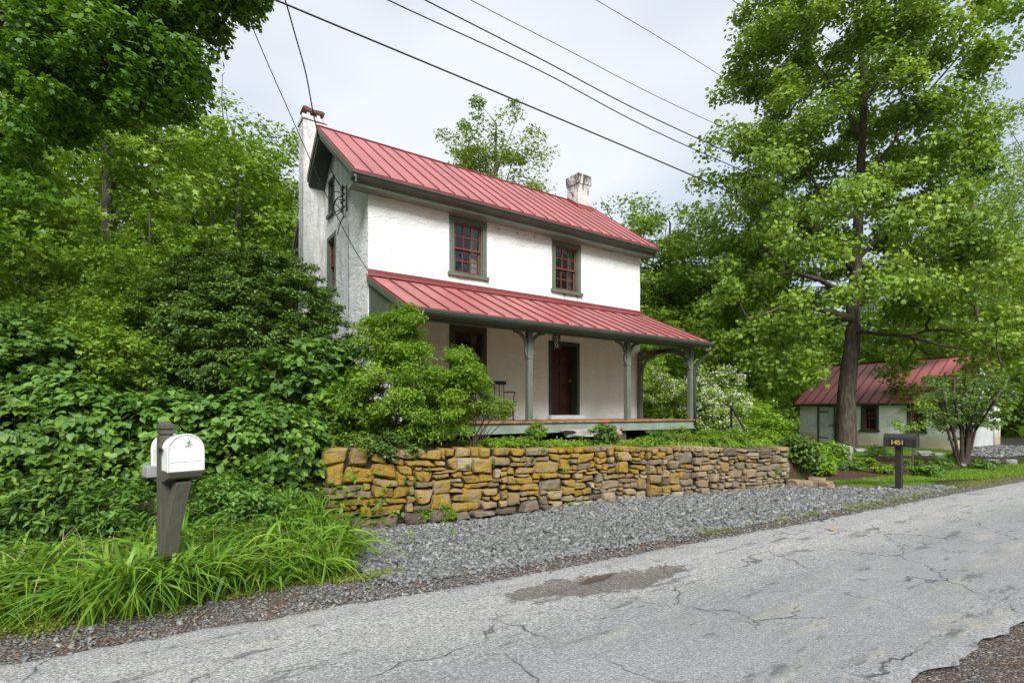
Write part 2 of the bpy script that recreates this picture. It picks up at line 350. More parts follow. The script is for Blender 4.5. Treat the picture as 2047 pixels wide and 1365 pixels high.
t = Mt('mail_white', .38, .4); n = t.noise(9, 6, .7); n2 = t.noise(30, 5, .7); zz = t.sep()[2]
c = t.mix(t.ramp(n, [(.35,0),(.75,1)]), (.78,.78,.77), (.68,.68,.66)); c = t.mix(t.ramp(t.math('ADD', n2, t.math('MULTIPLY', n, .5)), [(.88,0),(.95,.7)]), c, (.30,.17,.09)); c = t.mix(t.ramp(t.noise(14, 5, .7, sc3=(3,3,.5)), [(.58,0),(.78,.35)]), c, (.42,.42,.38)); t.col(c); t.bump(n, .004, .5); M['mail_white'] = t.m
t = Mt('post_brown', .72, .25); n = t.noise(26, 6, .7, sc3=(1.6,1.6,.12)); n2 = t.noise(4, 5, .6)
c = t.mix(n, (.045,.042,.030), (.125,.118,.090)); c = t.mix(t.ramp(n2, [(.5,0),(.75,.5)]), c, (.16,.165,.13)); c = t.mix(t.ramp(t.sep()[2], [(.0,.8),(.45,0)]), c, (.10,.075,.05)); t.col(c); t.bump(n, .006, .8); M['post_brown'] = t.m
leafmat('straw', (.30,.24,.11), (.42,.36,.18), (.55,.48,.26), .15, .2, .7)
# ================================================================== TERRAIN
def sstep(a, b, x):
    t = np.clip((x-a)/(b-a), 0, 1); return t*t*(3-2*t)
NE = [(-60,5.6),(-20,5.1),(-6,4.75),(-2,4.6),(-.33,4.49),(.28,4.42),(1.3,4.34),(2.14,4.22),(3.09,4.13),(3.86,4.10),(4.97,4.04),(6.44,3.94),(7.93,3.80),(9.62,3.73),(13,3.54),(16.4,3.3),(24,2.5),(34,1.0),(50,-3),(80,-14),(140,-45)]
def ne_y(x):
    return np.interp(x, [p[0] for p in NE], [p[1] for p in NE])
WX0, WX1, WY0, WSL = 1.92, 10.86, 7.66, -.2142      # stone wall: left x, right x, y at left, slope
def wall_y(x): return WY0+WSL*(np.asarray(x)-WX0)
def wall_top(x): return 1.09-(np.asarray(x)-WX0)*.0257
def terr(x, y):
    x = np.asarray(x, float); y = np.asarray(y, float)
    ht = np.clip(wall_top(np.clip(x, WX0, WX1))-.07, .7, 1.1)
    ht = ht+(1.08-ht)*sstep(8.5, 10.5, y)
    s = y-wall_y(x)
    a_wall = sstep(.14, .30, s)
    a_left = sstep(-1.5, 1.2, s)*.85+sstep(1.2, 4, s)*.15
    wl = sstep(WX0+.05, WX0-.25, x)
    a = a_wall*(1-wl)+a_left*wl
    # bank down to the right; wider behind
    wid = 1.6+np.clip(y-6, 0, 10)*.55
    r = sstep(0, 1, (x-(WX1-.02))/wid)
    z = ht*a*(1-r)
    z = z-.14*sstep(.9, 1.6, x)*(1-sstep(4.2, 6.6, x))*sstep(ne_y(x)+.35, ne_y(x)+1.2, y)*(1-sstep(.1, .3, s))
    z = z-.06*sstep(.12, .3, ne_y(x)-y)*(1-sstep(2.9, 3.3, ne_y(x)-y))
    z = z+sstep(28, 80, y)*5+sstep(40, 120, x)*2
    z = z+np.where(x > 20, -.05*sstep(20, 24, x), 0)
    return z
def tz(x, y): return float(terr(x, y))

xs = np.concatenate([np.linspace(-260,-40,12), np.linspace(-36,-6,16), np.arange(-5,16,.11), np.linspace(16.2,34,60), np.linspace(36,300,30)])
ys = np.concatenate([np.linspace(-200,-20,10), np.linspace(-16,-1,10), np.arange(-.9,11,.09), np.linspace(11.2,30,60), np.linspace(32,300,40)])
X, Y = np.meshgrid(xs, ys); Z = terr(X, Y)
rg = np.random.default_rng(3)
V = np.stack([X.ravel(), Y.ravel(), Z.ravel()], 1)
nx, ny = len(xs), len(ys)
I = np.arange(nx*ny).reshape(ny, nx)
F = np.stack([I[:-1,:-1].ravel(), I[:-1,1:].ravel(), I[1:,1:].ravel(), I[1:,:-1].ravel()], 1)
tag(np_mesh('ground', V, [F], M['earth'], smooth=True), kind='structure')

# road strip: north edge through these points, 3.7 m wide
k = np.array(NE, float)
rx = np.concatenate([np.linspace(-60,-4,30), np.arange(-3.8,17,.08), np.linspace(17.2,140,60)])
ry = ne_y(rx)
ker = np.ones(13)/13; sm = np.convolve(np.pad(ry, 6, mode='edge'), ker, 'valid'); ry = sm
def edge_noise(x, s): return np.array([.05*mnoise.noise(Vector((a*2.2, s, 0)))+.035*mnoise.noise(Vector((a*9, s, 3))) for a in x])
na = 48
acr = np.linspace(0, 1, na)
top = ry+edge_noise(rx, 1.); bot = ry-2.9+edge_noise(rx, 7.)*1.6
# the lane bends; sweep sideways
VX = np.repeat(rx[:, None], na, 1); VY = bot[:, None]+(top-bot)[:, None]*acr[None]
def rg_gauss(cx, cy, sx, sy, ang):
    dx, dy = VX-cx, VY-cy; c_, s_ = math.cos(ang), math.sin(ang)
    return np.exp(-(((dx*c_+dy*s_)/sx)**2+((-dx*s_+dy*c_)/sy)**2))
h1 = gp(1230, 1168); h2 = gp(1080, 1182); h3 = gp(1190, 1156); h4 = gp(1310,1148)
hole = np.clip(rg_gauss(h1[0], h1[1], .62, .27, R(-2))+rg_gauss(h2[0], h2[1], .5, .16, R(4))*.95+rg_gauss(h4[0], h4[1], .4, .13, 0)*.9, 0, 1)
pit = rg_gauss(h3[0]+.02, h3[1]+.0, .30, .085, R(3))
VZ = .012-.035*np.clip(hole-.5, 0, .5)-.035*pit+.02*np.sin(acr*math.pi)[None]
VZ = VZ+0*VX
ends = np.minimum(acr, 1-acr)[None]; VZ = np.where(ends < 1e-6, -.01, VZ)
nr = len(rx); I = np.arange(nr*na).reshape(nr, na)
F = np.stack([I[:-1,:-1].ravel(), I[1:,:-1].ravel(), I[1:,1:].ravel(), I[:-1,1:].ravel()], 1)
tag(np_mesh('road', np.stack([VX.ravel(), VY.ravel(), VZ.ravel()], 1), [F], M['road'], attrs={'across': np.broadcast_to(acr[None], VX.shape).ravel(), 'hole': hole.ravel(), 'pit': pit.ravel()}, smooth=True), kind='structure')

def sheet(name, x0, x1, ylo, yhi, z, mat, step=.12, amp=.06, seed=0):
    """ground sheet between two y(x) curves that follows the terrain"""
    X_ = np.arange(x0, x1+step, step); nn_ = 50
    rows = []
    for x in X_:
        a = ylo(x)+amp*mnoise.noise(Vector((x*2.3, seed, 0)))+amp*.6*mnoise.noise(Vector((x*9, seed, 0)))
        b = yhi(x)+amp*mnoise.noise(Vector((x*2.1, seed+9, 0)))+amp*.6*mnoise.noise(Vector((x*8, seed+5, 0)))
        if b < a+.005: b = a+.005
        for i in range(nn_):
            y = a+(b-a)*i/(nn_-1); rows.append((x, y, tz(x, y)+z))
    n_ = len(X_); I = np.arange(n_*nn_).reshape(n_, nn_)
    F = np.stack([I[:-1,:-1].ravel(), I[1:,:-1].ravel(), I[1:,1:].ravel(), I[:-1,1:].ravel()], 1)
    return tag(np_mesh(name, np.array(rows), [F], mat, smooth=True), kind='structure')
def lin(*pts):
    px_ = [p[0] for p in pts]; py_ = [p[1] for p in pts]
    return lambda x: float(np.interp(x, px_, py_))
shn = lambda x: float(ne_y(x))
sheet('shoulder', -6, 40, lambda x: shn(x)-.1, lambda x: (5.25 if x < 1.6 else shn(x)+.5), .004, M['shoulder'], seed=1, amp=.14)
sheet('far_shoulder', -6, 40, lambda x: shn(x)-6.5, lambda x: shn(x)-2.6, .014, M['shoulder'], seed=22, amp=.16)
g_hi = lambda x: float(wall_y(min(x, WX1))+.06) if x < 10.9 else float(np.interp(x, [10.9,11.8,12.6,13.6,16], [5.78,5.15,4.55,4.1,3.6]))
g_lo = lambda x: shn(x)+(.28 if x < 9 else .28)
sheet('gravel_strip', 1.75, 14.2, g_lo, g_hi, .010, M['gravel_base'], seed=2)
P = gp
sheet('mulch_bed', 11.0, 24, lin((11,5.72),(12.2,5.0),(13.5,4.9),(16,5.0),(20,5.1),(24,4.9)), lin((11,6.2),(12,7.6),(14,8.2),(18,8.4),(21,8.0),(24,6.4)), .006, M['mulch'], seed=3)
sheet('lawn_lower', 11.9, 13.9, lin((11.9,4.88),(12.6,4.32),(13.9,4.2)), lin((11.9,5.3),(12.6,5.05),(13.2,4.75),(13.9,4.42)), .012, M['lawn'], seed=4, amp=.08)
sheet('lawn_upper', 12.1, 27, lin((12.1,5.55),(13.3,4.98),(14.2,4.6),(16,3.95),(20,3.1),(27,2.0)), lin((12.1,5.75),(13.3,5.5),(14.5,5.35),(16.5,5.1),(20,4.6),(27,3.4)), .014, M['lawn'], seed=5, amp=.08)
sheet('back_lawn', 17, 29.5, lin((17,8.6),(21,8.3),(24,7.0),(29.5,6.1)), lin((17,18),(29.5,18)), .006, M['lawn'], seed=6, amp=.3)
sheet('gravel_drive', 24, 60, lin((24,5.8),(30,4.7),(60,2)), lin((24,6.3),(27,7.2),(36,8.5),(60,8)), .018, M['gravel_base'], seed=7, amp=.2)
sheet('verge_moss', -3.5, 1.9, lambda x: 5.02, lambda x: 5.8, .008, M['moss'], seed=8, amp=.1)
sheet('terrace_soil', 2.2, 11.0, lambda x: float(wall_y(x))+.34, lambda x: 9.2, .006, M['mulch'], seed=9, amp=.02)

# ---------------- loose slate chips on the parking strip
rg = np.random.default_rng(11)
def chips(name, n, xlim, ylo, yhi, size, flat=.4, seed=0, dens=None, zoff=.012):
    rg = np.random.default_rng(seed)
    x = rg.uniform(*xlim, n); a = np.array([ylo(v) for v in x]); b = np.array([yhi(v) for v in x])
    u = rg.uniform(0, 1, n) if dens is None else dens(rg, n)
    y = a+(b-a)*u; k_ = b > a+.02; x, y = x[k_], y[k_]; n = len(x)
    base = np.array([(-1,-1,-1),(1,-1,-1),(1,1,-1),(-1,1,-1),(-1,-1,1),(1,-1,1),(1,1,1),(-1,1,1)], float)*.5
    P_ = base[None]+rg.uniform(-.28,.28,(n,8,3))
    s = size*rg.lognormal(0,.35,(n,1)); sc = np.concatenate([s, s*rg.uniform(.5,.9,(n,1)), s*rg.uniform(.2,flat+.15,(n,1))], 1)
    P_ = P_*sc[:, None]
    th = rg.uniform(0, 6.28, n); tl = rg.normal(0,.35,(n,2))
    c_, s_ = np.cos(th), np.sin(th)
    Xr = P_[...,0]*c_[:,None]-P_[...,1]*s_[:,None]; Yr = P_[...,0]*s_[:,None]+P_[...,1]*c_[:,None]
    Zr = P_[...,2]+Xr*tl[:,:1]+Yr*tl[:,1:]
    z = terr(x, y)+zoff+sc[:,2]*.3
    V = np.stack([Xr+x[:,None], Yr+y[:,None], Zr+z[:,None]], -1).reshape(-1,3)
    fq = np.array([(3,2,1,0),(4,5,6,7),(0,1,5,4),(1,2,6,5),(2,3,7,6),(3,0,4,7)])
    F = (np.arange(n)[:,None,None]*8+fq[None]).reshape(-1,4)
    return tag(np_mesh(name, V, [F], M['chips'], attrs={'tone': np.repeat(rg.beta(2,2.3,n), 8)}), kind='stuff')
chips('gravel_chips', 60000, (1.8,13.6), lambda x: g_lo(x)-.02, lambda x: g_hi(x)-.02, .031, seed=5)
chips('stray_chips', 3500, (1.0,14), lambda x: shn(x)-.18, lambda x: shn(x)+.45, .018, seed=6, zoff=.014, dens=lambda r, n: r.beta(2,1.5,n))
chips('pothole_stones', 500, (h1[0]-.7,h1[0]+.6), lambda x: h1[1]-.2, lambda x: h1[1]+.2, .014, seed=7, zoff=-.006)
chips('drive_gravel', 6000, (24.5,33), lin((24,5.8),(30,4.7),(60,2)), lin((24,6.3),(27,7.2),(36,8.5),(60,8)), .06, seed=8, zoff=.02)
chips('road_edge_grit', 2500, (-1.6,3.4), lambda x: shn(x)-.05, lambda x: shn(x)+.75, .016, seed=9, zoff=.006)

# ================================================================== HOUSE
HX0, HX1, HYF, HYB = 3.62, 11.98, 10.85, 15.85     # outer wall planes
DZ = 1.385                                          # porch deck top
EZ = 6.36                                           # soffit
RY, RZ = 13.35, 8.66                                # ridge
OX0, OX1 = 3.17, 12.26                              # roof ends
EY0 = 10.38; EYB = 16.35; EDZ = 6.47
house = empty('farmhouse', (HX0, HYF, 1.0), label='two-storey whitewashed farmhouse with red metal roof and full-width front porch', cat='house')
HI = Matrix.Translation((-HX0, -HYF, -1.0))
def hb(mb, name, mat, parent=None, bevel=0, smooth=False):
    """build a house part from world coordinates, parented to the house empty (or to a part)"""
    o = mb.build(name, mat, parent or house, bevel, smooth)
    o.matrix_parent_inverse = HI.copy() if (parent is None) else Matrix.Identity(4)
    return o
roof_z = lambda y: RZ-(abs(y-RY))*(RZ-EDZ)/(RY-EY0)

def wall_grid(name, o, u, nrm, ulen, vlen, opens, thick, mat, parent, topf=None, amp=.012, step=.11, pinv=HI, batter=0):
    """rough masonry face with real openings and reveals. o origin, u unit dir, nrm outward"""
    us = set([0, ulen]); vs = set([0, vlen])
    for a, b, c, d in opens: us |= {a, b}; vs |= {c, d}
    def fill(s):
        s = sorted(s); out = [s[0]]
        for a, b in zip(s[:-1], s[1:]):
            n = max(1, int(round((b-a)/step))); out += [a+(b-a)*i/n for i in range(1, n+1)]
        return out
    us, vs = fill(us), fill(vs); edge = set()
    V, F = [], []; o = Vector(o); u = Vector(u); nrm = Vector(nrm); idx = {}
    for i, a in enumerate(us):
        for j, b in enumerate(vs):
            bb = b
            if topf and o.z+b > topf(a): bb = max(0, topf(a)-o.z)
            p = o+u*a+Vector((0,0,bb))
            onop = any(x0-1e-6 <= a <= x1+1e-6 and y0-1e-6 <= b <= y1+1e-6 for x0, x1, y0, y1 in opens)
            d = amp*(mnoise.noise(p*1.7)*1.3+mnoise.noise(p*4.5)*.8)
            if onop: d *= .25
            if i in (0, len(us)-1):
                p = p+u*(amp*1.3*mnoise.noise(p*2.6)+amp*.7*mnoise.noise(p*8))
            p = p+nrm*(d+batter*max(0,1-bb/vlen))
            idx[i, j] = len(V); V.append(p)
    for i in range(len(us)-1):
        for j in range(len(vs)-1):
            ca, cb = (us[i]+us[i+1])/2, (vs[j]+vs[j+1])/2
            if any(x0 < ca < x1 and y0 < cb < y1 for x0, x1, y0, y1 in opens): continue
            if topf and o.z+vs[j] > max(topf(us[i]), topf(us[i+1])): continue
            F.append((idx[i,j], idx[i+1,j], idx[i+1,j+1], idx[i,j+1]))
    # returns at the outer edges so the face has depth
    def back(p): return p-nrm*thick
    for i in (0, len(us)-1):
        for j in range(len(vs)-1):
            a, b = V[idx[i,j]], V[idx[i,j+1]]; k = len(V); V.extend([back(a), back(b)])
            F.append((idx[i,j], idx[i,j+1], k+1, k) if i == 0 else (idx[i,j+1], idx[i,j], k, k+1))
    for x0, x1, y0, y1 in opens:
        c = [(x0,y0),(x1,y0),(x1,y1),(x0,y1)]
        for q in range(4):
            (a0,b0),(a1,b1) = c[q], c[(q+1) % 4]
            p0 = o+u*a0+Vector((0,0,b0))+nrm*.002; p1 = o+u*a1+Vector((0,0,b1))+nrm*.002; k = len(V)
            V.extend([p0, p1, p1-nrm*(thick+.002), p0-nrm*(thick+.002)]); F.append((k, k+1, k+2, k+3))
    me = bpy.data.meshes.new(name); me.from_pydata([tuple(p) for p in V], [], F); me.materials.append(mat)
    bm = bmesh.new(); bm.from_mesh(me); bmesh.ops.remove_doubles(bm, verts=bm.verts, dist=1e-5); bmesh.ops.recalc_face_normals(bm, faces=bm.faces); bm.to_mesh(me); bm.free()
    ob = bpy.data.objects.new(name, me); COL.objects.link(ob)
    if parent is not None: ob.parent = parent; ob.matrix_parent_inverse = pinv.copy()
    return ob

# windows: local frame u right, n outward, z up; o = bottom-left of opening on the wall plane
def frameM(o, u, n):
    u = Vector(u); n = Vector(n); m_ = Matrix(((u.x, n.x, 0, o[0]), (u.y, n.y, 0, o[1]), (0, 0, 1, o[2]), (0, 0, 0, 1)))
    return m_
def window(parent, pinv, o, u, n, w, h, rows=2, casing=.1, fm='green_trim', sm='red_sash', sill=True, curtain=True, set_=.06, cols=3, label=None):
    Mx = frameM(o, u, n)
    def bld(mb, nm, mat, par, bev=0):
        ob = mb.build(nm, mat, par, bev); 
        if par is parent: ob.matrix_parent_inverse = pinv.copy()
        else: ob.matrix_parent_inverse = Matrix.Identity(4)
        return ob
    fr = MB(); c = casing; t = .02
    # casing: outer flat boards standing just proud of the wall plus a stepped inner jamb
    for a in ((0,0,c,h),(w-c,0,w,h),(c,h-c*1.05,w-c,h)):
        fr.box(a[0], -.30, a[1], a[2], t, a[3], Mx)
    for a in ((c,0,c+.025,h-c*1.05),(w-c-.025,0,w-c,h-c*1.05),(c+.025,h-c*1.05-.025,w-c-.025,h-c*1.05)):
        fr.box(a[0], -.25, a[1], a[2], -.012, a[3], Mx)
    fo = bld(fr, 'window', M[fm], parent, .004)
    # keep local data in world coords for children of the part
    if label: fo['label'] = label
    if sill:
        s = MB(); s.box(-.045, -.28, -.085, w+.045, .065, 0, Mx)
        bld(s, 'sill', M[fm], fo, .005)
    x0, x1, z0, z1 = c+.025, w-c-.025, 0.0, h-c*1.05-.025
    mid = (z0+z1)/2; g = MB(); st = .045
    for k_, (a, b, dep) in enumerate(((mid-.01, z1, set_), (z0, mid+.035, set_+.04))):
        s = MB(); y1_ = -dep; y0_ = -dep-.035
        br = .085 if k_ == 1 else .04
        s.box(x0, y0_, a, x0+st, y1_, b, Mx); s.box(x1-st, y0_, a, x1, y1_, b, Mx)
        s.box(x0+st, y0_, a, x1-st, y1_, a+br, Mx); s.box(x0+st, y0_, b-.04, x1-st, y1_, b, Mx)
        iw = (x1-x0-2*st); ih = b-.04-(a+br)
        for q in range(1, cols):
            xx = x0+st+iw*q/cols; s.box(xx-.011, y0_+.006, a+br, xx+.011, y1_-.004, b-.04, Mx)
        for q in range(1, rows):
            zz = a+br+ih*q/rows; s.box(x0+st, y0_+.008, zz-.011, x1-st, y1_-.006, zz+.011, Mx)
        bld(s, 'sash', M[sm], fo)
        yy = (y0_+y1_)/2-.004
        g.add([(x0+st,yy,a+br),(x1-st,yy,a+br),(x1-st,yy,b-.04),(x0+st,yy,b-.04)], [(0,1,2,3)], Mx)
    bld(g, 'glass', M['glass'], fo)
    if curtain:
        cu = MB()
        for xa, xb in ((x0, x0+.14), (x1-.17, x1)):
            n_ = 14
            vs = []
            for i in range(n_+1):
                xx = xa+(xb-xa)*i/n_; yy = -set_-.16+.018*math.sin(i*2.2)
                vs += [(xx, yy, z0), (xx, yy, z1)]
            cu.add(vs, [(2*i, 2*i+2, 2*i+3, 2*i+1) for i in range(n_)], Mx)
        bld(cu, 'curtain', M['curtain'], fo)
    return fo

# front wall with openings
W1 = (5.545, 6.56, 4.86, 6.20); W2 = (8.59, 9.605, 4.86, 6.19); WD = (5.545, 6.56, 2.20, 3.63); DR = (8.48, 9.56, 1.50, 3.48)
z0 = 1.0
def op(w): return (w[0]-HX0, w[1]-HX0, w[2]-z0, w[3]-z0)
wall_grid('front_wall', (HX0, HYF, z0), (1,0,0), (0,-1,0), HX1-HX0, EZ+.12-z0, [op(W1), op(W2), op(WD), op(DR)], .42, M['whitewash'], house)
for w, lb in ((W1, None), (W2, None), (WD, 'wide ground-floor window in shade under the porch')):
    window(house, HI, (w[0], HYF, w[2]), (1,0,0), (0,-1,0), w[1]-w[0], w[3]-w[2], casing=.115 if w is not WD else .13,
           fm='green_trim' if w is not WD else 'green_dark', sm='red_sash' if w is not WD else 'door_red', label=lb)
# west gable wall: u runs from back to front so that outward is -x
gl = HYB-HYF
GW1 = (13.30, 14.12, 4.75, 6.16); GW0 = (13.30, 14.12, 2.05, 3.35)
AW = (13.45, 14.0, 6.72, 7.62)
def gop(a): return (a[0]-HYF-.05, a[1]-HYF-.05, a[2]-z0, a[3]-z0)
def gtop(a): return roof_z(HYF+.05+a)-.13
gw = wall_grid('gable_wall', (HX0+.003, HYF+.05, z0), (0,1,0), (-1,0,0), gl-.1, RZ-z0, [gop(GW1), gop(GW0), gop(AW)], .4, M['whitewash_gable'], house, topf=gtop)
for a in (GW1, GW0):
    window(house, HI, (HX0, a[1], a[2]), (0,-1,0), (-1,0,0), a[1]-a[0], a[3]-a[2], casing=.1, curtain=False)
window(house, HI, (HX0, AW[1], AW[2]), (0,-1,0), (-1,0,0), AW[1]-AW[0], AW[3]-AW[2], casing=.08, fm='green_dark', sm='green_dark', curtain=False, cols=2, rows=1, label='small louvred attic window under the gable peak')
wall_grid('east_wall', (HX1-.003, HYB-.05, z0-1), (0,-1,0), (1,0,0), gl-.1, RZ-z0+1, [], .4, M['whitewash'], house, topf=lambda a: roof_z(HYB-.05-a)-.13, step=.3)
wall_grid('back_wall', (HX1, HYB, z0-1), (-1,0,0), (0,1,0), HX1-HX0, EZ-z0+1, [], .4, M['whitewash'], house, step=.3)
# dim rooms behind the windows
rm = MB()
x0, x1, y0, y1 = HX0+.42, HX1-.42, HYF+.42, HYB-.42
for zz in (1.5, 4.2, 6.6):
    rm.box(x0, y0, zz-.03, x1, y1, zz)
rm.box(7.4, y0, 1.5, 7.5, y1, 6.57)
hb(rm, 'floor', M['plaster'])

# ---- main roof
rf = MB(); TH = .05
for sgn, ye in ((-1, EY0), (1, EYB)):
    ze = roof_z(ye)
    pr = [(ye, ze), (RY, RZ), (RY, RZ-TH), (ye, ze-TH)]
    rf.prism(pr, OX0, OX1, 'x')
rfo = hb(rf, 'roof', M['roof_red'])
sm_ = MB()
nseam = 24
for i in range(nseam+1):
    x = OX0+.012+(OX1-OX0-.024)*i/nseam
    for ye in (EY0-.004, EYB+.004):
        ze = roof_z(ye)
        sm_.prism([(ye, ze+.004), (RY, RZ+.004), (RY, RZ+.032), (ye, ze+.030)], x-.008, x+.008, 'x')
sm_.tube([(OX0-.004, RY, RZ+.018), (OX1+.004, RY, RZ+.018)], .026, 8)
for ye in (EY0-.006, EYB+.006):
    sm_.box(OX0-.01, min(ye, ye+.012), roof_z(ye)-TH-.02, OX1+.01, max(ye, ye+.012), roof_z(ye)+.006)
hb(sm_, 'seam', M['seam_red'], rfo)
# eaves: built-in gutter moulding, then boxed fascia and soffit
def eave(ysgn, ye):
    s = -1 if ysgn < 0 else 1
    yw = HYF if s < 0 else HYB
    g = MB()
    zt = EDZ-TH-.008
    prof = [(ye, zt), (ye+s*.022, zt), (ye+s*.026, zt-.025), (ye-s*.0, zt-.05), (ye-s*.03, zt-.10), (ye-s*.09, zt-.135), (ye-s*.14, zt-.14), (ye-s*.14, zt)]
    g.prism(prof, OX0-.03, OX1+.03, 'x')
    hb(g, 'gutter', M['green_dark'], bevel=0)
    f = MB()
    zb = 6.21
    f.box(OX0+.05, min(ye-s*.145, ye-s*.17), zb, OX1-.05, max(ye-s*.145, ye-s*.17), zt-.10)
    f.box(OX0+.05, min(ye-s*.13, ye-s*.144), zb+.085, OX1-.05, max(ye-s*.13, ye-s*.144), zt-.143)
    f.box(OX0+.05, min(ye-s*.17, yw-s*.02), zb+.012, OX1-.05, max(ye-s*.17, yw-s*.02), zb+.035)
    for xa, xb in ((OX0+.025, OX0+.048), (OX1-.048, OX1-.025)):
        f.box(xa, min(ye-s*.13, yw-s*.02), zb, xb, max(ye-s*.145, yw-s*.02), zt-.11)
    hb(f, 'fascia', M['green_fascia'], bevel=.004)
eave(-1, EY0); eave(1, EYB)
# rakes: barge board and dark rake soffit along both gables
for xa, xs_, xw in ((OX0, 1, HX0), (OX1, -1, HX1)):
    rk = MB(); sf = MB()
    for ye in (EY0, EYB):
        ze = roof_z(ye)
        def off(d): return [(ye, ze-d), (RY, RZ-d)]
        a, b = sorted((xa+xs_*.004, xa+xs_*.034))
        rk.prism([(ye, ze-TH-.002), (RY, RZ-TH-.002), (RY, RZ-TH-.11), (ye, ze-TH-.11)], a, b, 'x')
        a, b = sorted((xa+xs_*.036, xa+xs_*.060))
        rk.prism([(ye, ze-TH-.004), (RY, RZ-TH-.004), (RY, RZ-TH-.21), (ye, ze-TH-.21)], a, b, 'x')
        a, b = sorted((xa+xs_*.062, xw-xs_*.02))
        sf.prism([(ye+(.14 if ye < RY else -.14), ze-TH-.12), (RY, RZ-TH-.22), (RY, RZ-TH-.25), (ye+(.14 if ye < RY else -.14), ze-TH-.15)], a, b, 'x')
    hb(rk, 'barge_board', M['green_trim'], bevel=.003); hb(sf, 'rake_soffit', M['green_dark'])
# pent lean-to behind, seen past the chimney
bp = MB(); bp.prism([(HYB+.1, 6.1), (HYB+2.6, 5.0), (HYB+2.6, 4.85), (HYB+.1, 5.95)], HX0-.25, HX1, 'x'); hb(bp, 'rear_roof', M['green_dark'])
bw = MB(); bw.box(HX0+.05, HYB+.05, .5, HX1-.2, HYB+2.3, 5.05); hb(bw, 'rear_wing', M['whitewash_gable'])

# ---- chimneys
def rough_box(x0, y0, z0, x1, y1, z1, amp=.012, step=.12, taper=0):
    nxs = max(2, int((x1-x0)/step)); nys = max(2, int((y1-y0)/step)); nzs = max(2, int((z1-z0)/step))
    bm = bmesh.new(); bmesh.ops.create_cube(bm, size=1)
    bmesh.ops.subdivide_edges(bm, edges=[e for e in bm.edges if abs(e.verts[0].co.z-e.verts[1].co.z) > .5], cuts=nzs)
    bmesh.ops.subdivide_edges(bm, edges=[e for e in bm.edges if abs(e.verts[0].co.x-e.verts[1].co.x) > .5], cuts=nxs)
    bmesh.ops.subdivide_edges(bm, edges=[e for e in bm.edges if abs(e.verts[0].co.y-e.verts[1].co.y) > .5], cuts=nys)
    vs = []
    for v in bm.verts:
        p = Vector(((x0+x1)/2+v.co.x*(x1-x0), (y0+y1)/2+v.co.y*(y1-y0), (z0+z1)/2+v.co.z*(z1-z0)))
        k = 1+taper*(.5-(v.co.z)); p.x = (x0+x1)/2+(p.x-(x0+x1)/2)*k; p.y = (y0+y1)/2+(p.y-(y0+y1)/2)*k
        p += Vector([amp*(mnoise.noise(p*3+Vector((q*7,0,0)))+.6*mnoise.noise(p*9+Vector((0,q*5,0)))) for q in range(3)])
        vs.append(p)
    bm.verts.index_update(); fs = [tuple(v.index for v in f.verts) for f in bm.faces]; bm.free()
    return vs, fs
c1 = MB(); c1.add(*rough_box(3.08, 14.45, 1.0, 3.66, 15.0, 9.36, .012)); ch = hb(c1, 'chimney', M['chimney_wash'])
ch['label'] = 'tall exterior chimney with a tilted rusty metal cap'
c2 = MB(); c2.add(*rough_box(3.05, 14.42, 9.36, 3.69, 15.03, 9.46, .008)); hb(c2, 'chimney_collar', M['chimney_wash'], ch)
c2.v = []
c3 = MB()
for px_, py_ in ((3.24,14.6),(3.50,14.6),(3.24,14.85),(3.50,14.85)):
    c3 = MB(); c3.box(px_-.04, py_-.03, 9.46, px_+.04, py_+.03, 9.62); hb(c3, 'cap_leg', M['chimney_wash'], ch)
c4 = MB(); prof = [(3.11,9.66),(3.16,9.635),(3.37,9.622),(3.58,9.635),(3.64,9.62),(3.66,9.69),(3.60,9.72),(3.37,9.70),(3.15,9.745),(3.09,9.72)]
c4.prism(prof, 14.52, 14.93, 'y'); hb(c4, 'chimney_cap', M['rust'], ch, bevel=.005)
d1 = MB(); d1.add(*rough_box(11.27, 12.86, 7.6, 11.80, 13.40, 9.36, .022, taper=.06)); ch2 = hb(d1, 'chimney', M['chimney_stained']); ch2['label'] = 'short rough masonry chimney on the ridge at the far gable'
d2 = MB(); d2.add(*rough_box(11.23, 12.82, 9.08, 11.84, 13.44, 9.38, .03, taper=-.05)); hb(d2, 'chimney_collar', M['chimney_stained'], ch2)
d3 = MB()
yf = 12.80
d3.prism([(yf-.10, roof_z(yf-.10)+.006), (yf-.006, roof_z(yf)+.03), (yf-.006, roof_z(yf)+.12), (yf-.03, roof_z(yf)+.05)], 11.16, 11.90, 'x')
d3.prism([(yf, roof_z(yf)+.006), (RY, RZ+.006), (RY, RZ+.09), (yf, roof_z(yf)+.09)], 11.22, 11.245, 'x')
d3.prism([(yf, roof_z(yf)+.006), (RY, RZ+.006), (RY, RZ+.09), (yf, roof_z(yf)+.09)], 11.825, 11.85, 'x')
hb(d3, 'flashing', M['flash_red'], ch2)

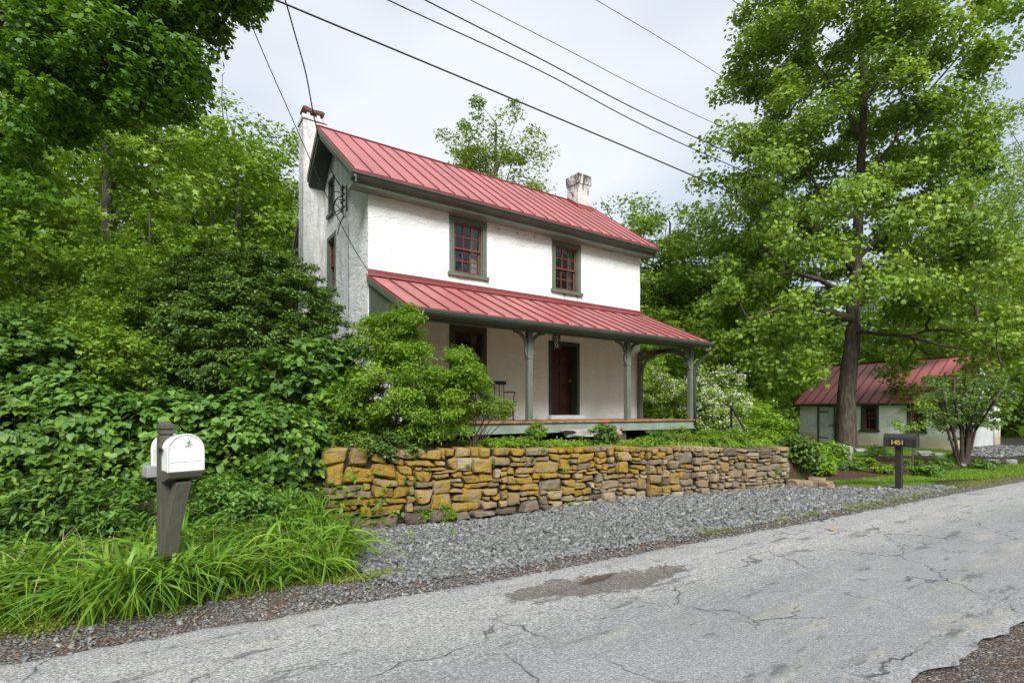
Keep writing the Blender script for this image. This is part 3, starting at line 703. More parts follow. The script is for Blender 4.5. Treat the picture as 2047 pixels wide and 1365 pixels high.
# ---- porch
PY = 8.98; PXL, PXR = 3.62, 12.04; GY = 8.62; ZG = 3.47; ZP = 4.50
dk = MB(); dk.box(PXL-.02, 8.86, DZ-.035, PXR, HYF-.02, DZ); dko = hb(dk, 'porch_deck', M['deck_wood'], bevel=.004)
sk = MB(); sk.box(PXL, 8.905, 1.135, PXR-.06, 8.94, DZ-.037); sk.box(PXR-.095, 8.941, 1.135, PXR-.06, HYF-.02, DZ-.037); hb(sk, 'deck_skirt', M['green_pale'], bevel=.003)
pr = MB()
def prz(y): return ZG+(y-GY)*(ZP-ZG)/(HYF-GY)
PR0, PR1 = 3.58, 12.22
pr.prism([(GY, ZG), (HYF+.02, prz(HYF+.02)), (HYF+.02, prz(HYF+.02)-.03), (GY, ZG-.03)], PR0, PR1, 'x'); pro = hb(pr, 'porch_roof', M['roof_red'])
ps = MB()
for i in range(22):
    x = PR0+.012+(PR1-PR0-.024)*i/21
    y2 = HYF-.12
    ps.prism([(GY-.004, ZG+.003), (y2, prz(y2)+.003), (y2, prz(y2)+.031), (GY-.004, ZG+.029)], x-.008, x+.008, 'x')
ps.box(PR0-.006, GY-.012, ZG-.05, PR1+.006, GY-.002, ZG+.003)
hb(ps, 'seam', M['seam_red'], pro)
fl = MB()
for a, b in ((PR0+.03, 5.6), (5.606, 8.6), (8.606, HX1+.0)):
    fl.prism([(HYF-.14, prz(HYF-.14)+.036), (HYF-.145, prz(HYF-.14)+.028), (HYF-.022, prz(HYF)+.040), (HYF-.022, prz(HYF)+.125), (HYF-.032, prz(HYF)+.125), (HYF-.034, prz(HYF)+.055)], a, b, 'x')
hb(fl, 'flashing', M['flash_red'], pro)
so_ = MB(); so_.prism([(GY+.06, ZG-.07), (HYF-.02, prz(HYF)-.10), (HYF-.02, prz(HYF)-.12), (GY+.06, ZG-.09)], PR0+.06, PR1-.06, 'x'); hb(so_, 'porch_ceiling', M['soffit'])
gt = MB()
gt.prism([(GY-.012, ZG-.035), (GY-.115, ZG-.035), (GY-.125, ZG-.05), (GY-.11, ZG-.10), (GY-.075, ZG-.145), (GY-.015, ZG-.145)], PR0-.02, PR1+.05, 'x')
gto = hb(gt, 'gutter', M['green_dark'], bevel=.004)
fs_ = MB(); fs_.box(PR0+.02, GY-.010, ZG-.165, PR1-.02, GY+.02, ZG-.052); fs_.box(PXL+.03, PY-.07, 3.30, PXR-.08, PY+.07, 3.42)
fs_.box(PR0+.02, GY+.022, ZG-.13, PR1-.02, PY+.1, ZG-.105)
hb(fs_, 'porch_beam', M['green_trim'], bevel=.004)
# triangular boarded end of the porch roof on the left, barge boards both ends
te = MB(); te.prism([(PY-.2, 3.28), (HYF-.03, 3.28), (HYF-.03, prz(HYF)-.05), (PY-.2, prz(PY-.2)-.05)], PXL+.01, PXL+.035, 'x'); hb(te, 'end_panel', M['green_trim'])
for xa in (PR0+.0, PR1-.03):
    bb_ = MB(); bb_.prism([(GY, ZG-.032), (HYF-.03, prz(HYF-.03)-.032), (HYF-.03, prz(HYF-.03)-.15), (GY, ZG-.15)], xa, xa+.028, 'x'); hb(bb_, 'barge_board', M['green_trim'])
# arched cross beams from wall to front at the right end
ar = MB(); pts = []
for i in range(13):
    s = i/12; y = PY+.06+(HYF-.2-PY)*s; pts.append((11.90, y, 3.17+.13*math.sin(s*math.pi)))
ar.bar(pts, .09, .10, Vector((1,0,0))); ar.box(11.855, PY+.06, 3.30, 11.945, HYF-.03, 3.40); hb(ar, 'arched_beam', M['green_trim'])
def arcpts(o, dirx, r, zt, n=9, axis='x'):
    pts = []
    for i in range(n):
        t = i/(n-1)*math.pi/2
        a = r*(1-math.cos(t)); b = r*math.sin(t)     # starts vertical at the post, ends flat at the beam
        dx = a*dirx
        pts.append((o[0]+dx, o[1], zt-r+b) if axis == 'x' else (o[0], o[1]+dx, zt-r+b))
    return pts
posts = [(3.72, PY), (6.49, PY), (9.47, PY), (11.90, PY), (11.90, HYF-.09)]
for k_, (x, y) in enumerate(posts):
    p = MB(); hw = .062
    p.box(x-hw, y-hw, DZ, x+hw, y+hw, 3.30); p.box(x-hw-.012, y-hw-.012, 2.72, x+hw+.012, y+hw+.012, 2.76)
    po = hb(p, 'porch_post', M['green_post'], bevel=.012)
    b = MB()
    if k_ < 4:
        for dx in (-1, 1):
            if x+dx*.5 > PR1 or x+dx*.5 < PR0: continue
            b.bar(arcpts((x+dx*hw, y), dx, .34, 3.29), .06, .062, Vector((0,1,0)))
            b.bar([(x+dx*(hw+.0), y, 2.78), (x+dx*(hw+.035), y, 2.86), (x+dx*(hw+.03), y, 2.98)], .06, .05, Vector((0,1,0)))
    if k_ == 3: b.bar(arcpts((x, y+hw), 1, .42, 3.20, axis='y'), .06, .06, Vector((1,0,0)))
    if k_ == 4: b.bar(arcpts((x, y-hw), -1, .5, 3.22, axis='y'), .06, .07, Vector((1,0,0)))
    if b.v: hb(b, 'bracket', M['green_trim'], po, bevel=.006)
ds = MB(); x = PR1-.05
ds.tube([(x, GY-.06, ZG-.15), (x, GY-.05, ZG-.24), (x-.04, GY-.02, ZG-.33), (11.99, PY-.13, ZG-.60), (11.965, PY-.10, ZG-.68), (11.965, PY-.10, 2.2), (11.965, PY-.10, 1.25)], .036, 10)
hb(ds, 'downspout', M['green_dark'], smooth=True)
# front door, set deep in the wall
df = MB(); c = .10; X0, X1, Z0, Z1 = DR
df.box(X0, HYF-.02, Z0, X0+c, HYF+.30, Z1); df.box(X1-c, HYF-.02, Z0, X1, HYF+.30, Z1); df.box(X0+c, HYF-.02, Z1-c, X1-c, HYF+.30, Z1)
hb(df, 'door_frame', M['green_dark'], bevel=.004)
dd_ = MB(); a, b = X0+c+.003, X1-c-.003; yd = HYF+.27
dd_.box(a, yd, Z0, b, yd+.045, Z1-c-.003)
for xx0, xx1 in ((a+.08, (a+b)/2-.04), ((a+b)/2+.04, b-.08)):
    for q0, q1 in ((.12,.62),(.72,.86),(.94,1.0)):
        h_ = Z1-c-Z0
        dd_.box(xx0, yd-.018, Z0+h_*q0, xx1, yd-.002, Z0+h_*(q1 if q1 < 1 else .97))
do_ = hb(dd_, 'door', M['door_red'], bevel=.006)
kn = MB(); kn.tube([(b-.06, yd-.02, 2.45), (b-.06, yd-.07, 2.45)], [.015,.028], 10); hb(kn, 'handle', M['brass'], do_)
st_ = MB(); st_.box(X0-.06, HYF-.20, DZ+.002, X1+.05, HYF+.28, DZ+.112); hb(st_, 'door_step', M['whitewash'], bevel=.015)
for x in (3.9, 6.5, 9.3, 11.7):
    pir = MB(); pir.box(x-.15, 9.0, .7, x+.15, 9.3, 1.134); hb(pir, 'pier', M['rubble'])
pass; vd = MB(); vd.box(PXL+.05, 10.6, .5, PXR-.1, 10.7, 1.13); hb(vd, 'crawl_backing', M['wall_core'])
# service mast on the gable wall
cd = MB(); XM = HX0-.06
cd.tube([(XM, 12.32, 6.15), (XM, 12.32, 1.2)], .024, 8); cd.tube([(XM, 12.16, 6.1), (XM, 12.16, 1.2)], .02, 8)
cd.tube([(XM, 12.33, 6.15), (XM-.02, 12.33, 6.28), (XM-.07, 12.34, 6.27)], .03, 8)
hb(cd, 'conduit', M['galv'], smooth=True)
ins = MB(); ins.box(XM-.0, 12.20, 6.28, XM+.02, 12.24, 6.88)
for q in range(4): ins.tube([(XM-.10, 12.3, 6.34+.15*q), (XM-.06, 12.3, 6.34+.15*q), (XM-.04, 12.3, 6.41+.15*q)], [.05,.03,.045], 10)
ins.tube([(XM-.06, 12.3, 6.25), (XM-.06, 12.3, 6.9)], .014, 6)
hb(ins, 'insulator_rack', M['cable'])
lp_ = MB()
for q, (zz, rr) in enumerate(((6.72,.36),(6.55,.32),(6.62,.42))):
    pts = [(XM-.08, 12.3, zz)]
    for i in range(1, 12):
        tt = i/12*math.pi*1.1
        pts.append((XM-.22+.05*q, 12.3+.9*math.sin(tt)*rr*1.7, zz+.06-(1-math.cos(tt))*rr*.5))
    pts.append((XM-.05, 12.33, 6.26)); lp_.tube(pts, .011, 6)
lp_.tube([(XM-.03, 12.33, 6.2), (XM-.1, 12.42, 6.0), (XM-.12, 12.52, 5.8)], .012, 6)
hb(lp_, 'drip_loop', M['cable'])
for x in np.linspace(6.9, 8.0, 3):
    bk = MB(); bk.tube([(x, HYF-.01, 6.12), (x, HYF-.05, 6.10)], .01, 6); hb(bk, 'hook', M['iron'])
for x in (9.0, 9.45):
    bk = MB(); bk.tube([(x, HYF-.0, 4.76), (x, HYF-.05, 4.74), (x+.02, HYF-.06, 4.70)], .012, 6); hb(bk, 'hook', M['iron'])

# lantern hanging under the porch beam
lx, ly = at(1112, 11.55)[:2]
lan = empty('porch_lantern', (lx, ly, 3.0), label='black openwork metal cylinder lantern hanging under the porch beam by the door', cat='lantern')
lb = MB(); r_ = .085
for i in range(10):
    for s in (-1, 1):
        pts = []
        for j in range(7):
            t_ = i*math.pi*2/10+s*j/6*math.pi*.55; pts.append((r_*math.cos(t_), r_*math.sin(t_), j/6*.34))
        lb.tube(pts, .006, 5)
for zz in (0, .34):
    lb.tube([(r_*math.cos(i*math.pi/10), r_*math.sin(i*math.pi/10), zz) for i in range(21)], .009, 5)
lb.build('cage', M['iron'], lan)
gq = MB(); gq.tube([(0,0,.02),(0,0,.32)], .045, 12); gq.build('shade', M['shade'], lan, smooth=True)
hk = MB(); hk.tube([(0,0,.34),(0,0,.52)], .008, 6); hk.tube([(-r_,0,.34),(0,0,.38),(r_,0,.34)], .007, 5); hk.build('hanger', M['iron'], lan)
# table lamp behind upper window
tl = empty('table_lamp', (5.86, HYF+.62, 4.86), label='pale cone-shaded table lamp standing inside the left upper front window', cat='lamp')
a_ = MB(); a_.tube([(0,0,.20),(0,0,.40)], [.15,.07], 20, cap=False); a_.build('shade', M['shade'], tl, smooth=True)
a_ = MB(); a_.tube([(0,0,-.1),(0,0,-.08),(0,0,.0),(0,0,.1),(0,0,.24)], [.08,.08,.03,.05,.015], 14); a_.build('base', M['brass'], tl, smooth=True)
a_ = MB(); a_.box(-.35,-.15,-.66+.02,.35,.25,-.104); a_.build('stand', M['bench_wood'], tl)

# bench on the porch
bx, by = 5.95, 10.35
be = empty('porch_bench', (bx, by, DZ), label='long black wooden bench with spindle back on the porch below the window', cat='bench')
L2 = .98
b = MB(); b.box(-L2,-.25,.42,L2,.22,.45); b.build('seat', M['bench_wood'], be, .008)
b = MB(); b.box(-L2,.19,.86,L2,.225,.95)
for i in range(15):
    x = -L2+.06+(2*L2-.12)*i/14; b.tube([(x,.2,.45),(x,.207,.87)], .009, 6)
b.build('backrest', M['bench_wood'], be)
for x in (-L2+.06, -.02, L2-.06):
    b = MB(); b.tube([(x,-.21,.0),(x,-.2,.2),(x,-.2,.42)], [.018,.024,.02], 8); b.tube([(x,.24,.0),(x,.2,.42)], [.018,.022], 8); b.tube([(x,-.2,.18),(x,.22,.18)], .013, 6); b.build('leg', M['bench_wood'], be)
for x in (-L2+.03, L2-.03):
    b = MB(); b.bar([(x,-.24,.66),(x,-.05,.68),(x,.21,.67)], .05, .025, Vector((1,0,0))); b.tube([(x,-.18,.45),(x,-.2,.66)], .012, 6); b.build('armrest', M['bench_wood'], be)
b = MB(); b.tube([(-L2+.06,-.2,.12),(L2-.06,-.2,.12)], .013, 6); b.build('stretcher', M['bench_wood'], be)

# ================================================================== STONE WALL
def build_wall():
    rg = np.random.default_rng(21)
    Lw = math.hypot(WX1-WX0, (WX1-WX0)*WSL); cell = .03
    nc = int(Lw/cell); nrw = 37
    sky_ = np.zeros(nc, int); rects = []
    while True:
        m_ = sky_.min()
        if m_ >= nrw-1: break
        i = int(np.argmin(sky_)); j = i
        while j < nc and sky_[j] == m_: j += 1
        run = j-i; big = 1.0+.9*max(0, 1-i/nc*2.2)
        fr = 1-.35*i/nc
        if rg.random() < .12*big and run >= 7 and m_ < nrw-8: w = int(rg.integers(8, 13)*min(1.3, big)); h = int(rg.integers(6, 10))
        else:
            w = int(rg.choice([3,4,5,6,7,8,9,11,13])*fr*(1+.35*(big-1))+1); h = int(rg.choice([2,3,3,3,4,4,5,6]))
        if m_ == 0 and i < nc*.35: w = int(rg.integers(9,15)); h = int(rg.integers(4,7))
        if i < 22 and m_ > nrw*.55: w = 11; h = 8
        if h <= 2 and w < 5: h = 3
        if h > w: w = h+1 if rg.random() < .7 else w
        w = min(w, run)
        if run-w < 3: w = run
        if w <= 2 and run > 2: w = 3
        if nrw-(m_+h) < 3: h = nrw-m_
        lt = sky_[i-1] if i > 0 else 99
        if 0 < lt-m_ < 9 and abs(lt-m_-h) == 1: h = lt-m_
        rects.append((i, m_, w, h)); sky_[i:i+w] = m_+h
    ud = Vector((1, WSL, 0)).normalized(); nd = Vector((WSL, -1, 0)).normalized()
    V = []; F = []; tone = []; lich = []
    def warp(s, t):
        a = t+.075*mnoise.noise(Vector((s*.9, t*1.2, 4)))*min(1, t*4)+.02*mnoise.noise(Vector((s*3.1, t*3, 9)))*min(1, t*4)*min(1, max(0, (nrw-1-t/cell)/3))
        return s+.03*mnoise.noise(Vector((s*1.7, t*4.3, 14))), a
    nu, nv = 9, 8
    for (i, r, w, h) in rects:
        g = .003+rg.random()*.005
        x0, x1, t0, t1 = i*cell+g, (i+w)*cell-g, r*cell+g, (r+h)*cell-g
        cx, ct, hw, hh = (x0+x1)/2, (t0+t1)/2, (x1-x0)/2, (t1-t0)/2
        jit = rg.uniform(-1, 1, (4, 2))*np.array([min(.05, hw*.38), min(.032, hh*.42)])
        rr = rg.uniform(.03, .30); dep = rg.uniform(.01, .05); tilt = rg.uniform(-.12, .12)
        top_row = r+h >= nrw
        sd_ = rg.uniform(0, 100); b0 = len(V)
        tn = rg.beta(2, 2); S = cx/Lw; T = ct/1.1
        li = .60-.72*max(0, S-.45)/.55+.2*(T-.45)-.3*max(0, .25-T)/.25+rg.normal(0,.22)
        if S < .13: li += .12
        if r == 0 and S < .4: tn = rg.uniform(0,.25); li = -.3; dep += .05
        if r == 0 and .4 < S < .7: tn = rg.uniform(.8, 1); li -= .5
        ug = np.linspace(-1,1,nu); ug[1:-1] += rg.uniform(-.08,.08,nu-2); vg = np.linspace(-1,1,nv); vg[1:-1] += rg.uniform(-.09,.09,nv-2)
        for a in range(nu):
            for c_ in range(nv):
                u = float(ug[a])
                v = float(vg[c_])
                u = math.copysign(abs(u)**.8, u); v = math.copysign(abs(v)**.8, v)
                uu = u*math.sqrt(max(0, 1-rr*v*v)); vv = v*math.sqrt(max(0, 1-rr*u*u))
                j4 = jit[0]*(1-u)*(1-v)/4+jit[1]*(1+u)*(1-v)/4+jit[2]*(1+u)*(1+v)/4+jit[3]*(1-u)*(1+v)/4
                if top_row: j4 = j4*np.array([1, .5])
                s = cx+uu*hw+j4[0]; t = ct+vv*hh+j4[1]
                e = max(abs(u), abs(v)); prof = (1-e**9)
                d = dep*prof-.035*(1-prof)+tilt*v*hh*.6
                q = Vector((s*6+sd_, t*6, sd_)); d += (.024*mnoise.noise(q)+.012*mnoise.noise(q*2.7))*prof
                s += .016*mnoise.noise(q*1.9+Vector((9,0,0))); t += .014*mnoise.noise(q*1.9+Vector((0,9,0)))*(0 if top_row else 1)
                ws, wt = warp(s, t)
                hh_ = float(wall_top(WX0+ws/Lw*(WX1-WX0)))/(nrw*cell)
                p = Vector((WX0, WY0, 0))+ud*ws+nd*d; p.z = wt*hh_-.02-.15*(1-wt/1.15)*max(0, 1-ws/4.6)
                V.append(p)
        for a in range(nu-1):
            for c_ in range(nv-1):
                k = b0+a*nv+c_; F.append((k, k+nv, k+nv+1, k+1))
        bd_ = [a*nv for a in range(nu)]+[(nu-1)*nv+c_ for c_ in range(1, nv)]+[a*nv+nv-1 for a in range(nu-2, -1, -1)]+[c_ for c_ in range(nv-2, 0, -1)]
        k0 = len(V); back = .34 if top_row else .11
        for q in bd_:
            p = V[b0+q]; V.append(p-nd*back*(1 if top_row else 1))
        n_ = len(bd_)
        for q in range(n_):
            F.append((b0+bd_[q], k0+q, k0+(q+1) % n_, b0+bd_[(q+1) % n_]))
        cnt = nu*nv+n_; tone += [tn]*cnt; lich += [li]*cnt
    me = bpy.data.meshes.new('stone'); me.from_pydata([tuple(p) for p in V], [], F); me.materials.append(M['rubble'])
    for nm, ar_ in (('tone', tone), ('lich', lich)):
        at_ = me.attributes.new(nm, 'FLOAT', 'POINT'); at_.data.foreach_set('value', np.array(ar_, dtype=np.float32))
    root = empty('stone_wall', (WX0, WY0, 0), label='dry-laid stone retaining wall with mustard lichen in front of the terrace', cat='stone wall')
    fo = bpy.data.objects.new('stone_face', me); COL.objects.link(fo); fo.parent = root; fo.matrix_parent_inverse = Matrix.Translation((-WX0, -WY0, 0))
    c = MB(); y = lambda x: WY0+WSL*(x-WX0)
    A = [(WX0+.03, y(WX0)+.055), (WX1-.03, y(WX1)+.055), (WX1-.03, y(WX1)+.42), (WX0+.03, y(WX0)+.42)]
    vs = [(a, b_, -.1) for a, b_ in A]+[(a, b_, float(wall_top(a))-.045) for a, b_ in A]
    vs = [(p[0], p[1], -.3 if k__ < 4 else p[2]) for k__, p in enumerate(vs)]; c.add(vs, [(3,2,1,0),(4,5,6,7),(0,1,5,4),(1,2,6,5),(2,3,7,6),(3,0,4,7)])
    co = c.build('core', M['wall_core'], root); co.matrix_parent_inverse = Matrix.Translation((-WX0, -WY0, 0))
    return root
build_wall()

def rock(name, loc, s, mat, label, cat, rz=0, seed=0, group=None, attrs=None):
    bm = bmesh.new(); bmesh.ops.create_icosphere(bm, subdivisions=4, radius=1)
    for v in bm.verts:
        p = v.co.copy(); q = Vector((max(-.72, min(.72, p.x)), max(-.72, min(.72, p.y)), max(-.7, min(.7, p.z))))
        q += p*.16*mnoise.noise(p*1.3+Vector((seed*3.1, 0, 0)))+p*.06*mnoise.noise(p*4+Vector((seed, 5, 0)))
        v.co = Vector((q.x*s[0], q.y*s[1], q.z*s[2]))
    me = bpy.data.meshes.new(name); bm.to_mesh(me); bm.free(); me.materials.append(mat)
    if attrs:
        for k, a in attrs.items():
            at_ = me.attributes.new(k, 'FLOAT', 'POINT'); at_.data.foreach_set('value', [a]*len(me.vertices))
    me.polygons.foreach_set('use_smooth', [True]*len(me.polygons))
    o = bpy.data.objects.new(name, me); COL.objects.link(o); o.location = loc; o.rotation_euler = (0, 0, rz)
    return tag(o, label, cat, group)
sx, sy = at(1232, 10.9)[:2]
rock('stone_slab', (sx, 8.55, 1.13), (.95,.36,.12), M['slab'], 'long flat grey stone slab step lying in front of the porch deck', 'stone slab', seed=1)
bx_ = at(1682, 16.8); rock('boulder', (bx_[0], bx_[1], .22), (.50,.4,.42), M['boulder'], 'pale grey pointed boulder near the foot of the big tree', 'boulder', rz=.4, seed=5)
grp = 'loose stones at the right end of the stone wall'
for i, (px_, py_, s, lb) in enumerate(((1590,974,.17,'tan stone touching the right end of the stone wall'),(1611,973,.14,'small brown stone half hidden under the bush by the wall end'),(1632,971,.2,'squarish tan stone beyond the bush by the wall end'),(1652,976,.14,'rightmost flat stone of the loose row by the wall end'))):
    x, y = gp(px_, py_); rock('loose_stone', (x, y, .07), (s*1.2, s, s*.75), M['rubble'], lb, 'stone', rz=i, seed=i+11, group=grp, attrs={'tone': .7, 'lich': .0})
grp = 'low edging stones of the garden bed by the outbuilding'
for i, (px_, py_, s, lb) in enumerate(((1720,902,.32,'pale edging stone just right of the big trunk'),(1845,908,.4,'long white edging stone in the bed behind the dark mailbox'),(1872,911,.33,'flat edging stone next to the long white one'),(1985,926,.35,'flat edging stone beside the far lawn, left of two'),(2022,926,.35,'flat edging stone beside the far lawn, right of two'),(1926,932,.16,'small tan stone at the foot of the multi-stemmed shrub'))):
    x, y = gp(px_, py_); rock('edging_stone', (x, y, .04), (s*1.0, s*.5, s*.3), M['boulder'], lb, 'stone', rz=-.6+.2*i, seed=i+31, group=grp)
rx_ = at(1512, 12.8); rock('garden_rock', (rx_[0], rx_[1], tz(rx_[0],rx_[1])+.08), (.22,.2,.26), M['boulder'], 'rough pale rock at the foot of the iron handrail', 'stone', seed=41)

# ================================================================== OUTBUILDING
SX, SYF, SYB = 27.8, 7.75, 14.15
sdw = 6.5
shed = empty('outbuilding', (SX, SYF, -.05), label='low whitewashed outbuilding with red metal roof behind the big tree', cat='outbuilding')
SI = Matrix.Translation((-SX, -SYF, .05))
def sb(mb, nm, mat, parent=None, bevel=0):
    o = mb.build(nm, mat, parent or shed, bevel); o.matrix_parent_inverse = SI.copy() if parent is None else Matrix.Identity(4); return o
def yy(px): r = (px-CXP)/FPX; c_, s_ = math.cos(YAW), math.sin(YAW); return (SX*c_-SX*s_*r)/(s_+c_*r)
z_s = -.15
EV = 2.02
d0, d1_ = yy(1671), yy(1634); w10, w11 = yy(1757), yy(1721); w20, w21 = yy(1852), yy(1813)
def so2(a, b, c, d): return (SYB-b, SYB-a, c-z_s, d-z_s)
wall_grid('front_wall', (SX, SYB, z_s), (0,-1,0), (-1,0,0), SYB-SYF, EV+.05-z_s, [so2(d0,d1_,-.02,1.93), so2(w10,w11,.72,1.93), so2(w20,w21,.72,1.93)], .35, M['whitewash_shed'], shed, pinv=SI)
srz = lambda x: 2.0+(4.15-2.0)*(1-abs(x-(SX+sdw/2))/(sdw/2+.15))
wall_grid('gable_wall', (SX+.04, SYF+.002, z_s), (1,0,0), (0,-1,0), sdw-.08, 4.4-z_s, [], .35, M['whitewash_shed'], shed, topf=lambda a: srz(SX+a)-.06, pinv=SI, step=.2)
wall_grid('back_gable_wall', (SX+sdw-.04, SYB-.002, z_s), (-1,0,0), (0,1,0), sdw-.08, 4.4-z_s, [], .35, M['whitewash_shed'], shed, topf=lambda a: srz(SX+sdw-a)-.06, pinv=SI, step=.4)
wall_grid('rear_wall', (SX+sdw, SYF, z_s), (0,1,0), (1,0,0), SYB-SYF, EV-z_s, [], .35, M['whitewash_shed'], shed, pinv=SI, step=.4)
r = MB(); xr = SX+sdw/2
for xe in (SX-.15, SX+sdw+.15):
    r.prism([(xe, srz(xe)), (xr, srz(xr)), (xr, srz(xr)-.05), (xe, srz(xe)-.05)], SYF-.25, SYB+.22, 'y')
ro = sb(r, 'roof', M['roof_red'])
r = MB()
for i in range(17):
    y = SYF-.24+(SYB-SYF+.45)*i/16
    for xe in (SX-.154, SX+sdw+.154):
        r.prism([(xe, srz(xe)+.004), (xr, srz(xr)+.004), (xr, srz(xr)+.04), (xe, srz(xe)+.04)], y-.014, y+.014, 'y')
r.box(xr-.05, SYF-.26, srz(xr)-.0, xr+.05, SYB+.23, srz(xr)+.045)
sb(r, 'seam', M['seam_red'], ro)
r = MB(); r.box(SX-.13, SYF-.2, 1.88, SX-.02, SYB+.18, 1.945); sb(r, 'eave_board', M['green_dark'])
for a, b_ in ((w10, w11), (w20, w21)):
    window(shed, SI, (SX, b_, .72), (0,-1,0), (-1,0,0), b_-a, 1.21, casing=.12, curtain=False, fm='green_dark')
f = MB(); c = .09
f.box(SX-.02, d0, -.02, SX+.2, d0+c, 1.93); f.box(SX-.02, d1_-c, -.02, SX+.2, d1_, 1.93); f.box(SX-.02, d0+c, 1.93-c, SX+.2, d1_-c, 1.93); sb(f, 'door_frame', M['green_trim'])
f = MB(); n_ = 7; wd = (d1_-d0-2*c)/n_
for i in range(n_): f.box(SX+.02, d0+c+i*wd+.003, 0, SX+.06, d0+c+(i+1)*wd-.003, 1.93-c)
dob = sb(f, 'door', M['white_door'], bevel=.003)
for zz in (.25, 1.55):
    f = MB(); f.box(SX+.008, d1_-c-.42, zz, SX+.018, d1_-c, zz+.045); sb(f, 'hinge', M['iron'], dob)
f = MB(); f.box(SX-.02, d0+c-.05, .88, SX+.015, d0+c+.24, .92); sb(f, 'handle', M['iron'], dob)
# wide plank door in the gable end
f = MB(); gx0, gx1 = SX+2.2, SX+5.1; n_ = 14; wd = (gx1-gx0)/n_
for i in range(n_): f.box(gx0+i*wd+.004, SYF-.075, -.02, gx0+(i+1)*wd-.004, SYF-.035, 2.3)
db2 = sb(f, 'garage_door', M['white_door'], bevel=.003)
f = MB(); f.box(gx1+.01, SYF-.09, -.02, gx1+.05, SYF-.03, 2.35); f.box(gx0-.05, SYF-.09, 2.31, gx1+.05, SYF-.03, 2.36); sb(f, 'track', M['iron'], db2)

# ================================================================== MAILBOXES
def arch_profile(w, h, n=14):
    r = w/2; pts = [(-r, 0)]
    for i in range(n+1):
        t = math.pi-math.pi*i/n; pts.append((r*math.cos(t), h-r+r*math.sin(t)))
    pts.append((r, 0)); return pts
def mailbox_body(root, w, h, l, mat, M_, mark):
    """arched box: long axis local y from 0 (door) to l"""
    b = MB(); b.prism(arch_profile(w, h), .012, l-.008, 'y', M_); bo = b.build('box', mat, root, .004)
    for ya, yb, g in ((l-.02, l+.006, .007), (.006, .03, .007)):
        rim = MB(); P1 = arch_profile(w+2*g, h+g*1.2); rim.prism(P1, ya, yb, 'y', M_); rim.build('rim', mat, root, .003)
    d = MB(); P1 = arch_profile(w+.004, h+.002); d.prism(P1, -.004, .004, 'y', M_)
    # raised edge of the door and its cross rib
    Po = arch_profile(w+.016, h+.010); 
    d.tube([(p[0], -.004, p[1]) for p in Po[0:]], .007, 6, M_); d.box(-w/2+.005, -.008, h*.27, w/2-.005, -.003, h*.285, M_)
    do = d.build('door', mat, root, .002)
    return bo, do
mw, mh, ml = .245, .292, .46
mx, my = at(372, 4.26)[:2]
mzb = CAMZ+(HY-941)/FPX*4.28
mb1 = empty('white_mailbox', (mx, my, 0), rz=R(15), label='white domed metal mailbox on a grooved brown post in the tall grass', cat='mailbox')
T = Matrix.Translation((0, 0, mzb))
bo, do = mailbox_body(mb1, mw, mh, ml, M['mail_white'], T, None)
k = MB(); k.tube([(0,-.008,mh-.03),(0,-.03,mh-.025),(0,-.034,mh-.05)], [.014,.014,.01], 8, T); k.box(-.012,-.014,mh-.085,.012,-.006,mh-.02, T); k.build('latch', M['mail_white'], do, .002)
f = MB(); f.box(-.20,-.006,.0,.20,-.004,.0)  # unused
# post (left of and behind the box), arm and brace
pxx, pyy = -.078, .24
p = MB(); hw = .053
def gz(z): return z
p.box(pxx-hw, pyy-hw, -.1, pxx+hw, pyy+hw, 1.40)
p.box(pxx-hw+.010, pyy-hw+.010, 1.40, pxx+hw-.010, pyy+hw-.010, 1.412); p.box(pxx-hw, pyy-hw, 1.412, pxx+hw, pyy+hw, 1.443)
p.box(pxx-hw+.010, pyy-hw+.010, 1.443, pxx+hw-.010, pyy+hw-.010, 1.455); p.box(pxx-hw, pyy-hw, 1.455, pxx+hw, pyy+hw, 1.488)
p.add([(pxx-hw, pyy-hw, 1.488),(pxx+hw, pyy-hw, 1.488),(pxx+hw, pyy+hw, 1.488),(pxx-hw, pyy+hw, 1.488),(pxx, pyy, 1.522)], [(3,2,1,0),(0,1,4),(1,2,4),(2,3,4),(3,0,4)])
p.build('post', M['post_brown'], mb1, .003)
a = MB(); a.prism([(-.02, mzb-.004),(.52, mzb-.004),(.52, mzb-.09),(.12, mzb-.09),(.0, mzb-.05)], pxx-.052, pxx+.20, 'x')
a.build('arm', M['post_brown'], mb1, .004)
a = MB(); a.bar([(pxx+.07, .06, mzb-.085), (pxx+.055, .085, mzb-.2), (pxx+.015, .155, .58), (pxx+.008, .18, .40)], .112, .085, Vector((1,0,0))); a.build('brace', M['post_brown'], mb1, .004)
a = MB(); a.box(pxx-.12, pyy+.05, mzb-.06, pxx-.02, pyy+.20, mzb+.03); a.build('paper_tube', M['galv'], mb1, .004)
fo_ = MB(); fo_.box(-mw/2-.014, .20, mzb+.15, -mw/2-.008, .22, mzb+.19); fo_.box(-mw/2-.014, .12, mzb+.17, -mw/2-.008, .22, mzb+.185); fo_.box(-mw/2-.014, .15, mzb+.135, -mw/2-.008, .165, mzb+.19); fo_.build('flag_bracket', M['iron'], mb1)

